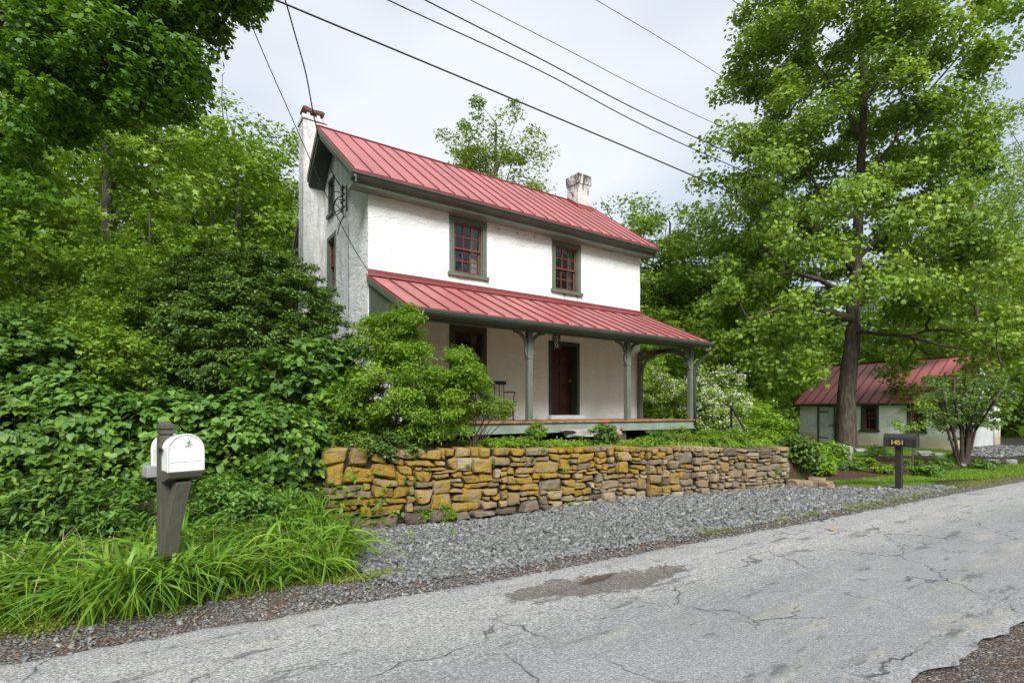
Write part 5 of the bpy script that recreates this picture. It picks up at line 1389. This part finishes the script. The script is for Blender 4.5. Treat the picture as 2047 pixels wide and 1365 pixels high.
# bright green shrub in front of the porch, left
shrub('porch_shrub', 'large bright green small-leaved shrub covering the left end of the porch', 790, 8.5,
      [(0.0,.1,.95,.95,.85,1.0,170),(-.15,0,1.75,.55,.5,.55,60),(.75,.0,.75,.65,.55,.62,70),(1.15,0,1.35,.38,.35,.42,34),(-.85,.2,.75,.55,.5,.7,60),(.1,.1,2.05,.35,.35,.32,22)], NARROW, .072, 150, .19, 'leaf_lime', 7, .7, 1.1, seed=61, twig=.005, gap=.33)
# half-bare azalea
az = at(945, 8.9)
shrub('azalea', 'half-bare azalea with yellow-green tips and leafless twigs in front of the bench', 945, 8.9,
      [(-.05,0,.88,.40,.3,.28,60),(.38,0,.70,.34,.3,.20,60),(.0,.0,1.18,.18,.2,.2,20),(-.4,0,.7,.3,.25,.35,40)], NARROW, .055, 70, .11, 'leaf_olive', 8, .5, .7, seed=62, twig=.0045, loc=(az[0], az[1], tz(az[0], az[1])), up=.1)
rgx = np.random.default_rng(5)
tw = ell(rgx, 90, (.55, -.3, .85), (.42, .3, .32), .1)
# bare twig spray as its own leafless part of a second, dead shrub
rootb = empty('bare_shrub', (az[0]+.12, az[1]+.05, tz(az[0], az[1])), label='leafless grey twiggy shrub in front of the first free-standing porch post', cat='shrub')
A_, par_, cnt_, fx_, nb_ = skeleton(rgx, stems(rgx, 5, .3, .55, .012, (.35, -.1)), tw, .1, sub=4, wob=.3)
rad_ = .0026*np.sqrt(np.maximum(cnt_, .35)); rad_[:nb_] = fx_[:nb_]
for i in range(nb_, len(rad_)): rad_[i] = min(rad_[i], rad_[par_[i]]*.9)
V_, F_ = frusta(A_, par_, rad_, 4); np_mesh('twigs', V_, [F_], M['bark_grey'], rootb)
shrub('low_shrub', 'low dark green shrub spilling over the top of the stone wall', 866, 8.12, [(0,0,.12,.42,.25,.20,60),(-.2,0,.05,.3,.25,.2,30)], NARROW, .05, 90, .10, 'leaf_lime', 5, .25, .2, seed=63)
shrub('low_shrub', 'shady low shrub on the wall top left of the porch shrub foot', 735, 7.9, [(0,0,.15,.75,.3,.28,90)], OVATE, .055, 80, .13, 'leaf_dark', 5, .3, .2, seed=64)
# dome-shaped layered dark shrub beside the gable
p_ = at(520, 10.3)
shrub('dome_shrub', 'huge dome-shaped dark green fine-leaved layered shrub beside the gable wall', 482, 10.3,
      [(0,0,1.65,2.0,1.5,2.1,1050),(.3,0,1.0,1.7,1.4,1.2,140)], OVATE, .066, 125, .22, 'leaf_dark', 8, .8, 1.8, seed=65, twig=.006, gap=.0, shell=.75, flat=.38, upbias=1.1, r=.04)
# redbud-like sapling with big heart leaves in front of the dome
shrub('heart_leaf_sapling', 'sapling with big drooping heart-shaped leaves in front of the dome shrub', 610, 8.6,
      [(0,0,1.35,.75,.5,.5,42),(-.75,.1,1.25,.55,.4,.35,22),(.45,0,1.5,.5,.4,.25,18),(.1,0,.8,.7,.5,.3,22)], HEART, .115, 26, .20, 'leaf_broad', 5, .7, 1.4, seed=66, droop=1.1, upbias=.9, twig=.006, loc=None, gap=.25)
# wild brush, middle left
wild = [(300,10.5,'tall wild bush with layered mid-green leaves left of the dome shrub',[(0,0,1.9,1.2,1.0,1.7,230)],.10,'leaf_wood',OVATE),
        (120,11.0,'wild bush in the middle distance at left under the tree limbs',[(0,0,1.7,1.3,1.0,1.5,210)],.10,'leaf_wood',OVATE),
        (-20,9.5,'leafy wild bush cut off by the left frame edge',[(0,0,1.4,1.1,.9,1.2,150)],.10,'leaf_broad',OVATE),
        (210,8.6,'airy mid-green bush with small white flowers behind the leafy thicket',[(0,0,1.3,.9,.7,.95,110)],.085,'leaf_wood',OVATE),
        (450,12.5,'bushy growth rising behind the top left of the dome shrub',[(0,0,2.4,1.4,1.0,1.9,200)],.11,'leaf_wood',OVATE),
        (60,8.0,'maple seedling thicket with jagged leaves near the left frame edge',[(0,0,1.35,.7,.6,.6,60),(-.4,0,1.0,.6,.5,.6,40)],.12,'leaf_blue',MAPLE)]
for i, (px, d, lb, e, ls, mt, tp) in enumerate(wild):
    shrub('wild_bush', lb, px, d, e, tp, ls, 70 if tp is OVATE else 40, .30, mt, 6, .7, 1.2, seed=70+i, twig=.006, gap=.3, group='wild bushes left of the house', flat=.45)
# broad-leaved thicket behind the white mailbox
th_ = [(40,6.4,'leafy bush at the left frame edge behind the tall grass',[(0,0,.55,.75,.55,.62,120)],'leaf_blue'),
       (190,6.7,'broad-leaved bush just left of the white mailbox post',[(0,0,.6,.75,.5,.68,135)],'leaf_broad'),
       (345,6.9,'broad-leaved bush directly behind the white mailbox',[(0,0,.62,.75,.5,.72,150)],'leaf_broad'),
       (480,7.1,'broad-leaved bush just right of the white mailbox',[(0,0,.6,.75,.5,.70,140)],'leaf_broad'),
       (570,7.5,'broad-leaved bush touching the left end of the stone wall',[(0,0,.42,.62,.5,.60,110)],'leaf_broad'),
       (110,7.4,'second-row broad-leaved bush between the left edge bush and the mailbox bushes',[(0,0,.68,.8,.5,.62,110)],'leaf_broad')]
for i, (px, d, lb, e, mt) in enumerate(th_):
    shrub('broad_leaved_bush', lb, px, d, e, HEART, .092, 44, .16, mt, 8, .5, .8, seed=80+i, twig=.004, gap=.1, shell=.45, droop=1.4, upbias=.7, group='broad-leaved thicket behind the white mailbox', outb=.9, bark='green_stem')
shrub('leafy_weed', 'dark leafy weed clump with pointed leaves low at the left frame edge', 55, 5.55, [(0,0,.42,.5,.35,.42,90)], NARROW, .12, 26, .13, 'leaf_blue', 9, .4, .6, seed=91, bark='green_stem', droop=.2)
shrub('leafy_weed', 'dark leafy weed clump just behind the left foot of the white mailbox', 215, 5.75, [(0,0,.38,.55,.3,.36,80)], NARROW, .10, 26, .13, 'leaf_broad', 9, .4, .5, seed=92, bark='green_stem', droop=.2)
shrub('leafy_weed', 'leafy honeysuckle tangle right of the white mailbox post', 470, 6.2, [(0,0,.35,.75,.4,.36,120)], OVATE, .06, 40, .13, 'leaf_broad', 9, .4, .4, seed=93, bark='green_stem', droop=.2)
# white-flowering shrub beyond the porch
def flowering(label, px, d, ells, seed, lsize=.07, nfl=240, mat='leaf_wood', fl='petal_white', fs=.05, bl=9, name='flowering_shrub', fr=.07, topz=.35):
    r = shrub(name, label, px, d, ells, OVATE, lsize, 80, .22, mat, 6, .6, .9, seed=seed, twig=.005, gap=.22)
    rg = np.random.default_rng(seed+1)
    fo = [c for c in r.children if c.name.startswith('foliage')][0]
    n = len(fo.data.vertices); co = np.zeros(n*3, dtype=np.float32); fo.data.vertices.foreach_get('co', co); co = co.reshape(-1, 3)
    cen = co.mean(0); toc = np.array([-math.sin(YAW)*1.0, -math.cos(YAW), .5])
    sc = ((co-cen) @ toc)/np.abs((co-cen) @ toc).max()+rg.normal(0, .25, n)
    cand = np.argsort(-sc)[:int(n*.32)]; pick = rg.choice(cand, nfl)
    P = np.repeat(co[pick], bl, 0)+rg.normal(0, fr*.5, (nfl*bl, 3))
    Nn = rg.normal(0, .5, P.shape)+np.array([-.3, -.5, .9])
    leaves('blossom', DIAM, P, rg.uniform(.6, 1.2, len(P))*fs, Nn, M[fl], rg.random(len(P)), r, rg=rg)
    return r
flowering('large shrub covered in creamy white blossom beyond the right end of the porch', 1425, 16.0, [(0,0,1.55,1.15,1.1,1.35,240),(.5,0,.8,.9,.8,.8,80)], 101, nfl=330, bl=12, fs=.055, fr=.13)
flowering('white blossoming shrub seen through the porch between the wall and the last post', 1320, 17.5, [(0,0,1.5,1.0,1.0,1.3,180)], 103, nfl=110, bl=10, fs=.055, fr=.12)
# bank and brush right of the stone wall
br_ = [(1530,12.6,'bushy green growth just behind the right end of the stone wall',[(0,0,.38,.75,.6,.5,110)],'leaf_lime'),
       (1615,13.2,'leafy bush between the wall end and the outbuilding door',[(0,0,.28,.65,.6,.42,90)],'leaf_lime'),
       (1512,17.5,'tall weedy bush in the background left of the outbuilding',[(0,0,.8,1.15,1.1,.9,150)],'leaf_lime'),
       (1640,15.5,'light green bush at the left foot of the big tree',[(0,0,.28,.75,.6,.35,80)],'leaf_wood'),
       (1450,20,'background bush beyond the iron handrail',[(0,0,1.2,1.8,1.4,1.4,190)],'leaf_wood'),
       (1598,11.3,'dark shrub hanging beside the right end face of the stone wall',[(0,0,.32,.28,.3,.36,80),(.05,-.1,.12,.26,.2,.25,30)],'leaf_dark')]
for i, (px, d, lb, e, mt) in enumerate(br_):
    shrub('bank_bush', lb, px, d, e, OVATE, .085 if d < 15 else .12, 60, .17 if d < 15 else .28, mt, 7, .45, .5, seed=110+i, gap=.15, group='green growth between the wall end and the outbuilding', bark='green_stem')
# multi-stemmed shrub at the outbuilding corner
ms = at(1925, 15.4)
rg = np.random.default_rng(121); L3 = []
for i in range(9):
    a = -1.0+2.0*i/8; d = 15.4
    q = [( 1925+a*8, 930), (1925+a*30+rg.normal(0,4), 860), (1925+a*65+rg.normal(0,6), 800), (1930+a*88, 755)]
    pts = []
    for k_, (x_, y_) in enumerate(q):
        p = at(x_, d+rg.normal(0,.25)*k_, y_); pts.append((np.array((p[0]-ms[0], p[1]-ms[1], max(-.1, p[2]))), .045*(1-.22*k_)))
    L3.append(pts)
C = []
for _ in range(190):
    x_ = rg.uniform(-75, 100); y_ = 752+rg.uniform(0, 115)*(1-.3*abs(x_)/100)+abs(x_)*.18; p = at(1925+x_, 15.4+rg.normal(0,.6), y_-10+rg.normal(0,10)); C.append((p[0]-ms[0], p[1]-ms[1], p[2]))
plant('multi_stem_shrub', 'vase-shaped shrub with many dark bare stems in front of the outbuilding corner', 'shrub', (ms[0], ms[1], 0), L3, np.array(C), OVATE, .085, 44, .22, 'leaf_dark', 'bark', seed=122, twig=.005, droop=.3, flat=.4, trunk_name='stems', crown_name='foliage')
sp = at(1825, 12.9)
shrub('spindly_sapling', 'thin spindly sapling rising right behind the dark mailbox', 1825, 12.9, [(-.15,0,1.25,.55,.3,.12,16),(.25,0,1.75,.35,.3,.2,12)], OVATE, .07, 22, .15, 'leaf_wood', 2, .06, 1.7, seed=124, r=.012, twig=.003)

# perennials in the bed by the outbuilding
bed = [(1665,925,.30,.22,'leaf_broad','low dark green perennial mound in front of the pale boulder, left part'),(1702,932,.34,.22,'leaf_broad','broad-leaved mound right below the pale boulder'),(1730,925,.25,.26,'leaf_lime','round yellow-green mound between the boulder and the dark mailbox'),
       (1752,905,.42,.40,'leaf_dark','dark leafy mound behind, left of the dark mailbox'),(1765,938,.24,.22,'leaf_lime','small bright mound just left of the dark mailbox post'),(1820,935,.34,.36,'leaf_broad','rounded mound just right of the dark mailbox post'),
       (1852,945,.36,.32,'leaf_broad','mound nearest the lawn, right of the dark mailbox'),(1885,930,.34,.36,'leaf_broad','mound between the mailbox and the multi-stemmed shrub'),(1965,930,.36,.28,'leaf_dark','dark mound at the right foot of the multi-stemmed shrub'),
       (1640,905,.38,.28,'leaf_lime','bright mound left of the purple spikes'),(1910,920,.3,.35,'leaf_dark','dark mound under the stems of the multi-stemmed shrub')]
for i, (px, py, w, h, mt, lb) in enumerate(bed):
    x, y = gp(px, py+8)
    shrub('perennial_mound', lb, 0, 0, [(0,0,h*.45,w,w*.8,h*.6,34)], NARROW if i % 2 else OVATE, .075, 44, .11, mt, 5, .15, .15, seed=130+i, loc=(x, y, tz(x, y)), group='perennials in the mulch bed by the outbuilding', bark='green_stem', cat='perennial', twig=.003)
def spikes(label, px, py, n, seed, col='petal_purple', hh=.36, w=.3):
    x, y = gp(px, py); rg = np.random.default_rng(seed)
    root = empty('salvia', (x, y, tz(x, y)), label=label, cat='perennial', group='purple-flowered salvias in the mulch bed')
    P = rg.normal(0, w*.5, (n*14, 3)); P[:, 2] = rg.uniform(.02, hh*.6, n*14)
    leaves('foliage', NARROW, P, rg.uniform(.05,.09,len(P)), rg.normal(0,.6,P.shape)+[0,0,.8], M['leaf_dark'], rg.random(len(P)), root, rg=rg)
    A = rg.normal(0, w*.5, (n, 2)); Q = []
    for a in A:
        t = np.linspace(.45, 1, 16); ln = rg.normal(0, .12, 2)
        Q.append(np.stack([a[0]+ln[0]*t, a[1]+ln[1]*t, hh*t*rg.uniform(.9, 1.25)], 1))
    Q = np.concatenate(Q); leaves('flower_spike', DIAM, Q, rg.uniform(.015,.028,len(Q)), rg.normal(0,1,Q.shape), M[col], rg.random(len(Q)), root, rg=rg)
spikes('purple flower spikes left of the pale boulder', 1658, 925, 16, 151); spikes('purple spikes between the mailbox and the multi-stemmed shrub', 1895, 925, 14, 152); spikes('purple spikes at the right of the multi-stemmed shrub', 1985, 935, 20, 153, w=.4); spikes('faint purple spikes just left of the dark mailbox', 1780, 922, 10, 154)

# ---------------- terrace planting
rg = np.random.default_rng(161)
n = 16000
x = rg.uniform(4.55, 10.8, n); u = rg.random(n); y = wall_y(x)+.22+u*(1.5)
dens = np.array([mnoise.noise(Vector((a*1.7, b*2.2, 0))) for a, b in zip(x, y)])
k_ = (dens > -.18) & (y < 8.75); x, y, dens = x[k_], y[k_], dens[k_]
z = terr(x, y)+.02+rg.uniform(.0, .16, len(x))*(.55+1.2*np.clip(dens, 0, 1))
P_ = np.stack([x, y, z], 1)
tag(leaves('ground_cover', OVATE, P_, rg.uniform(.035,.06,len(P_)), rg.normal(0,.5,P_.shape)+[0,-.2,1], M['leaf_lime'], np.clip(.25+.6*rg.random(len(P_)),0,1), rg=rg), kind='stuff')
n = 2200; x = rg.uniform(6.8, 10.3, n); y = wall_y(x)+.17+rg.random(n)*.18; P_ = np.stack([x, y, terr(x,y)+.03+rg.uniform(0,.06,n)], 1)
k_ = np.array([mnoise.noise(Vector((a*2.1, 7, 0))) > -.05 for a in x]); P_ = P_[k_]
tag(leaves('pale_groundcover', OVATE, P_, rg.uniform(.03,.05,len(P_)), rg.normal(0,.5,P_.shape)+[0,-.2,1], M['leaf_sage'], rg.random(len(P_)), rg=rg), kind='stuff')
ter = [(1072,9.3,.15,.55,'leaf_lime','upright feathery plant in front of the first free-standing porch post',NARROW),(1210,9.9,.28,.5,'leaf_broad','peony bush with a red bloom in front of the stone slab',OVATE),
       (1317,10.6,.24,.36,'leaf_broad','small leafy clump right of the stone slab',NARROW),(1357,10.9,.30,.50,'leaf_olive','rounded bush in front of the right end of the deck',NARROW),
       (1415,11.3,.36,.42,'leaf_lime','spreading green clump right of the deck end',NARROW),(1470,11.6,.32,.42,'leaf_lime','green clump at the iron handrail post',NARROW),(1440,10.9,.3,.28,'leaf_lime','low clump along the wall top near its right end',NARROW),
       (1290,10.2,.25,.2,'leaf_lime','low bright tuft on the wall top below the stone slab end',OVATE),(1008,8.9,.5,.16,'leaf_lime','bright low mat behind the azalea foot',OVATE)]
for i, (px, d, w, h, mt, lb, tp) in enumerate(ter):
    shrub('garden_plant', lb, px, d, [(0,0,h*.5,w,w*.7,h*.55,50)], tp, .055, 44, .085, mt, 6, w*.5, h*.6, seed=170+i, group='plants on the terrace between wall and porch', bark='green_stem', cat='garden plant', twig=.0025, gap=.05)
def bloom(px, py, d, r, label):
    p = at(px, d, py); rg = np.random.default_rng(int(px)); n = 26
    root = empty('red_flower', p, label=label, cat='flower', group='red blooms on the terrace')
    o = rg.normal(0, 1, (n, 3)); o /= np.linalg.norm(o, axis=1, keepdims=True)
    leaves('petals', OVATE, o*r*.3, np.full(n, r*1.3), o+rg.normal(0,.4,o.shape), M['petal_red'], rg.random(n), root, rg=rg)
    b = MB(); b.tube([(0,0,0),(.01,.01,-p[2]+tz(p[0],p[1])+.02)], .004, 5); b.build('stem', M['green_stem'], root)
bloom(1211, 846, 9.6, .03, 'red peony bloom on top of the peony bush'); bloom(1242, 858, 9.3, .028, 'pink-red bloom just right of the peony bush'); bloom(1236, 868, 9.0, .022, 'orange-red bloom lowest of the three'); 
# ferns and tufts growing out of the wall face
def wall_s(px, py):
    """point on the wall face seen at photo pixel"""
    a, b = ray(px); # x = a d, y = b d on wall line
    d = (WY0-WSL*WX0)/(b-WSL*a); return (a*d, b*d-.02, CAMZ+(HY-py)/FPX*d)
gl_ = 'small green tufts growing out of the stone wall'
for i, (px, py, s, lb) in enumerate(((983,923,.05,'tuft in the upper joints left of the wall centre'),(933,932,.035,'tiny tuft below the spilling shrub'),(1083,899,.07,'wide tuft under the wall top beside the feathery plant'),(1548,940,.09,'round tuft near the right end of the wall'),(1062,918,.03,'tiny tuft left of the wall middle'),(1136,922,.03,'tiny tuft in the middle of the wall'),(1125,940,.04,'tuft in the middle joints above the big orange stone'))):
    p = wall_s(px, py); rg = np.random.default_rng(200+i); n = 110
    root = empty('wall_tuft', p, label=lb, cat='plant', group=gl_)
    P_ = rg.normal(0, s*.5, (n, 3)); P_[:, 1] = -np.abs(P_[:, 1])*.8; leaves('foliage', OVATE, P_, rg.uniform(.015,.03,n), rg.normal(0,.6,P_.shape)+[0,-.4,.8], M['leaf_broad'], rg.random(n), root, rg=rg)

# ---------------- strap-leaved grass on the verge
def blades(name, B, Lh, wd, az_, lean, mat, kind='stuff', seed=0, parent=None, curl=1.0, loc=None):
    rg = np.random.default_rng(seed); n = len(B); S = 7
    t = np.linspace(0, 1, S)[None]
    out = Lh[:, None]*(lean[:, None]*t+curl*.55*t**2.3*(.4+lean[:, None]))
    up = Lh[:, None]*(t*(1.02-.25*lean[:, None])-curl*(.40+.5*lean[:, None])*t**3)
    ca, sa = np.cos(az_)[:, None], np.sin(az_)[:, None]
    C = np.stack([B[:, :1]+ca*out, B[:, 1:2]+sa*out, B[:, 2:3]+up], -1)
    w = wd[:, None]*np.sin(np.clip((1-t)*1.25+.0, 0, 1)*math.pi/2)*(.75+.25*np.sin(t*math.pi))
    side = np.stack([-sa*np.ones_like(t), ca*np.ones_like(t), np.zeros((n, S))], -1)
    tw_ = rg.normal(0, .4, (n, 1)); side[..., 2] = tw_*np.ones_like(t)
    V = np.stack([C-side*w[..., None]*.5, C+side*w[..., None]*.5], 2).reshape(-1, 3)
    k = np.arange(S-1); q = np.stack([2*k, 2*k+1, 2*k+3, 2*k+2], 1)
    F = (np.arange(n)[:, None, None]*2*S+q[None]).reshape(-1, 4)
    tint = np.repeat(np.clip(rg.beta(2, 2, n), 0, 1), S*2)
    o = np_mesh(name, V, [F], M[mat], parent, {'tint': tint}, smooth=True)
    if kind: o['kind'] = kind
    return o
rg = np.random.default_rng(211)
B, Ls, Wd, Az, Le = [], [], [], [], []
for i in range(460):
    x = rg.uniform(-2.4, 2.35); f0 = 5.14+.06*math.sin(x*5)+.10*(x < -.6)
    y = f0+rg.uniform(0, 1)**1.25*1.7+(.2 if x > 1.5 else 0)
    if x > WX0-.1 and y > float(wall_y(x))-.22: continue
    if abs(x-.03) < .09 and 5.36 < y < 5.6: continue
    rr_ = (x*math.cos(YAW)-y*math.sin(YAW))/(x*math.sin(YAW)+y*math.cos(YAW)); pxg = CXP+FPX*rr_
    if pxg > 700-.0*y or (pxg > 640 and rg.random() < .5): continue
    k_ = rg.integers(9, 18); big_ = rg.random() < .65; L0 = rg.uniform(.5, .82) if big_ else rg.uniform(.35, .55)
    if y < f0+.2 and abs(x-.1) > .5: L0 *= .8
    if abs(x-.1) < .35 and y < 5.4: L0 = rg.uniform(.7, .9)
    for _ in range(k_):
        B.append((x+rg.normal(0,.04), y+rg.normal(0,.04), tz(x, y)-.02)); Ls.append(L0*rg.uniform(.6, 1.25)); Wd.append(rg.uniform(.022, .042) if big_ else rg.uniform(.008,.015)); Az.append(rg.uniform(0, 6.28) if rg.random() < .65 else -1.57+rg.normal(0,.8)); Le.append(rg.uniform(.12, .65))
for _ in range(46):
    x = rg.uniform(.75, 1.95); y = rg.uniform(6.0, 7.5)
    if y > float(wall_y(max(x, WX0)))-.15: continue
    if CXP+FPX*(x*math.cos(YAW)-y*math.sin(YAW))/(x*math.sin(YAW)+y*math.cos(YAW)) > 655: continue
    for _q in range(14):
        B.append((x+rg.normal(0,.05), y+rg.normal(0,.05), tz(x, y)-.02)); Ls.append(rg.uniform(.5, .95)); Wd.append(rg.uniform(.012, .028)); Az.append(rg.uniform(0, 6.28)); Le.append(rg.uniform(.08, .5))
for x, y in [(-.42,5.02),(-.3,5.06),(-.2,5.0),(-.12,5.08),(-.05,5.0),(.02,5.1),(.08,5.02),(.15,5.1),(.22,5.04),(.3,5.1),(.4,5.08),(-.1,5.2),(.14,5.22),(.24,5.2),(-.22,5.2),(.36,5.25)]:
    for _ in range(20):
        B.append((x+rg.normal(0,.04), y+rg.normal(0,.04), -.02)); Ls.append(rg.uniform(.55, .98)); Wd.append(rg.uniform(.020, .038)); Az.append(rg.uniform(0, 6.28)); Le.append(rg.uniform(.05, .42))
blades('strap_grass', np.array(B), np.array(Ls), np.array(Wd), np.array(Az), np.array(Le), 'strap', seed=212)
n = 420; x = rg.uniform(-2.3, 1.6, n); y = 5.2+rg.random(n)*1.3; k_ = x < 1.3+.25*(y-5); x, y = x[k_], y[k_]; n = len(x)
blades('dry_stalks', np.stack([x, y, terr(x, y)], 1), rg.uniform(.3,.85,n), rg.uniform(.003,.007,n), rg.uniform(0,6.28,n), rg.uniform(.1,.8,n), 'straw', seed=217, curl=.5)
# finer grass between
n = 9000; x = rg.uniform(-2.6, 1.9, n); y = 5.12+rg.random(n)*2.0; k_ = (x < 1.35+.25*(y-5)) & ~((x > WX0-.1) & (y > wall_y(x)-.05)); x, y = x[k_], y[k_]; n = len(x)
blades('fine_grass', np.stack([x, y, terr(x, y)-.02], 1), rg.uniform(.15,.5,n), rg.uniform(.004,.009,n), rg.uniform(0,6.28,n), rg.uniform(.1,.5,n), 'strap', seed=213)
# weedy ground layer beneath and the yellowish margin
n = 15000; x = rg.uniform(-3, 2.1, n); y = 5.2+rg.random(n)**.9*2.4; k_ = (x < 1.4+.25*(y-5)) & ~((x > WX0-.1) & (y > wall_y(x)-.05)); x, y = x[k_], y[k_]
P_ = np.stack([x, y, terr(x, y)+rg.uniform(.01,.28,len(x))*np.clip((y-5.15)*2, .1, 1)], 1)
tag(leaves('verge_weeds', OVATE, P_, rg.uniform(.03,.07,len(P_)), rg.normal(0,.5,P_.shape)+[0,-.2,.9], M['leaf_broad'], rg.random(len(P_)), rg=rg), kind='stuff')
n = 20000; x = rg.uniform(-3, 2.1, n); e_ = rg.beta(3, 2.4, n); y = 4.78+e_*.62; z = terr(x, y)+.01+rg.uniform(0, .07, n)*e_
k_ = np.array([mnoise.noise(Vector((a*2.5, b*4, 2))) for a, b in zip(x, y)])+(e_-.35)*1.8 > -.05
P_ = np.stack([x, y, z], 1)[k_]
tag(leaves('margin_weeds', OVATE, P_, rg.uniform(.012,.032,len(P_)), rg.normal(0,.5,P_.shape)+[0,-.1,1], M['weed'], rg.random(len(P_)), rg=rg), kind='stuff')
# mossy strip between gravel and road, to the right
n = 14000; x = rg.uniform(5.2, 18, n); e_ = rg.normal(0, 1, n); y = ne_y(x)+.26+.15*e_+.05*(x > 10); dn = np.array([mnoise.noise(Vector((a*1.3, b*3, 5))) for a, b in zip(x, y)])
k_ = (dn+np.clip((x-9)*.25, -.05, .4) > .0); P_ = np.stack([x, y, terr(x, y)+.014+rg.uniform(0,.035,n)], 1)[k_]
tag(leaves('roadside_moss', OVATE, P_, rg.uniform(.012,.028,len(P_)), rg.normal(0,.5,P_.shape)+[0,0,1], M['weed'], rg.random(len(P_)), rg=rg), kind='stuff')
for (px, py, s) in ((815,1075,.06),(1190,1083,.03),(822,1073,.05),(1080,1060,.03),(930,1035,.05)):
    pass
gx = 'tiny weeds sprouting in the slate gravel'
for i, (px, py, s, lb) in enumerate(((818,1074,.07,'leafy weed sprouting in the gravel nearest the tall grass'),(1140,1010,.05,'tiny weed against the middle foot of the wall'),(905,1068,.04,'tiny weed in the gravel below the reddish foot stones'))):
    x, y = gp(px, py); rg2 = np.random.default_rng(300+i); root = empty('gravel_weed', (x, y, .01), label=lb, cat='weed', group=gx); n_ = 50
    P_ = rg2.normal(0, s*.6, (n_, 3)); P_[:, 2] = rg2.uniform(.01, s*.9, n_); leaves('foliage', NARROW, P_, rg2.uniform(.03,.055,n_), rg2.normal(0,.5,P_.shape)+[0,-.3,.8], M['leaf_lime'], rg2.random(n_), root, rg=rg2)
# mown grass
def lawn_blades(name, x0, x1, ylo, yhi, n, h=.07, seed=1):
    rg = np.random.default_rng(seed); x = rg.uniform(x0, x1, n); a = np.array([ylo(v) for v in x]); b = np.array([yhi(v) for v in x]); k_ = b > a; u = rg.random(n)
    x, y = x[k_], (a+(b-a)*u)[k_]; m = len(x)
    blades(name, np.stack([x, y, terr(x, y)], 1), rg.uniform(.5,1.3,m)*h, np.full(m, .007), rg.uniform(0,6.28,m), rg.uniform(.1,.5,m), 'lawn_blade', seed=seed, curl=.5)
lawn_blades('lawn_grass', 11.9, 13.95, lin((11.9,4.88),(12.6,4.32),(13.9,4.2)), lin((11.9,5.3),(12.6,5.05),(13.2,4.75),(13.9,4.42)), 6000, seed=221)
lawn_blades('lawn_grass', 12.1, 24, lin((12.1,5.55),(13.3,4.98),(14.2,4.6),(16,3.95),(20,3.1),(24,2.5)), lin((12.1,5.75),(13.3,5.5),(14.5,5.35),(16.5,5.1),(20,4.6),(24,4)), 22000, h=.08, seed=222)
lawn_blades('lawn_grass', 17, 27.8, lin((17,8.6),(21,8.3),(24,7.0),(29,6.1)), lin((17,14),(29,14)), 14000, h=.12, seed=223)
# general weedy cover on the open ground between wall end and outbuilding and along the bank
n = 26000; x = rg.uniform(10.9, 21, n); y = rg.uniform(6.2, 19, n); k_ = (y > 6.3+.12*(x-11)) & ((x < 15.5) | (y > 8.8)) & ~((x < 12.3) & (y > 8.7)); x, y = x[k_], y[k_]
P_ = np.stack([x, y, terr(x, y)+rg.uniform(.02,.42,len(x))*(.6+.5*np.sin(x*1.7)*np.cos(y*1.3))], 1)
tag(leaves('weedy_cover', OVATE, P_, rg.uniform(.05,.11,len(P_)), rg.normal(0,.5,P_.shape)+[0,-.2,.9], M['leaf_lime'], rg.random(len(P_)), rg=rg), kind='stuff')
# brush floor left of the house
n = 22000; x = rg.uniform(-4.5, 3.4, n); y = rg.uniform(7.2, 16, n); P_ = np.stack([x, y, terr(x, y)+rg.uniform(.05,.9,n)], 1)
tag(leaves('brush_cover', OVATE, P_, rg.uniform(.06,.12,n), rg.normal(0,.5,P_.shape)+[0,-.2,.9], M['leaf_wood'], rg.random(n)*.8, rg=rg), kind='stuff')
# one orange leaf on the road and dry litter along its edge
x, y = gp(1669, 1066); lf = leaves('fallen_leaf', MAPLE, np.array([(0., 0, 0)]), [.10], np.array([(.15, -.5, 1.)]), M['dead_leaf'], np.array([.9]))
lf.location = (x, y, .045); tag(lf, 'single curled orange leaf lying on the road', 'fallen leaf')
n = 1500; x = rg.uniform(-2, 14, n); y = ne_y(x)+np.abs(rg.normal(.1, .6, n)); P_ = np.stack([x, y, terr(x, y)+.02], 1)
tag(leaves('leaf_litter', OVATE, P_, rg.uniform(.015,.04,n), rg.normal(0,.35,P_.shape)+[0,0,1], M['dead_leaf'], rg.random(n), rg=rg), kind='stuff')
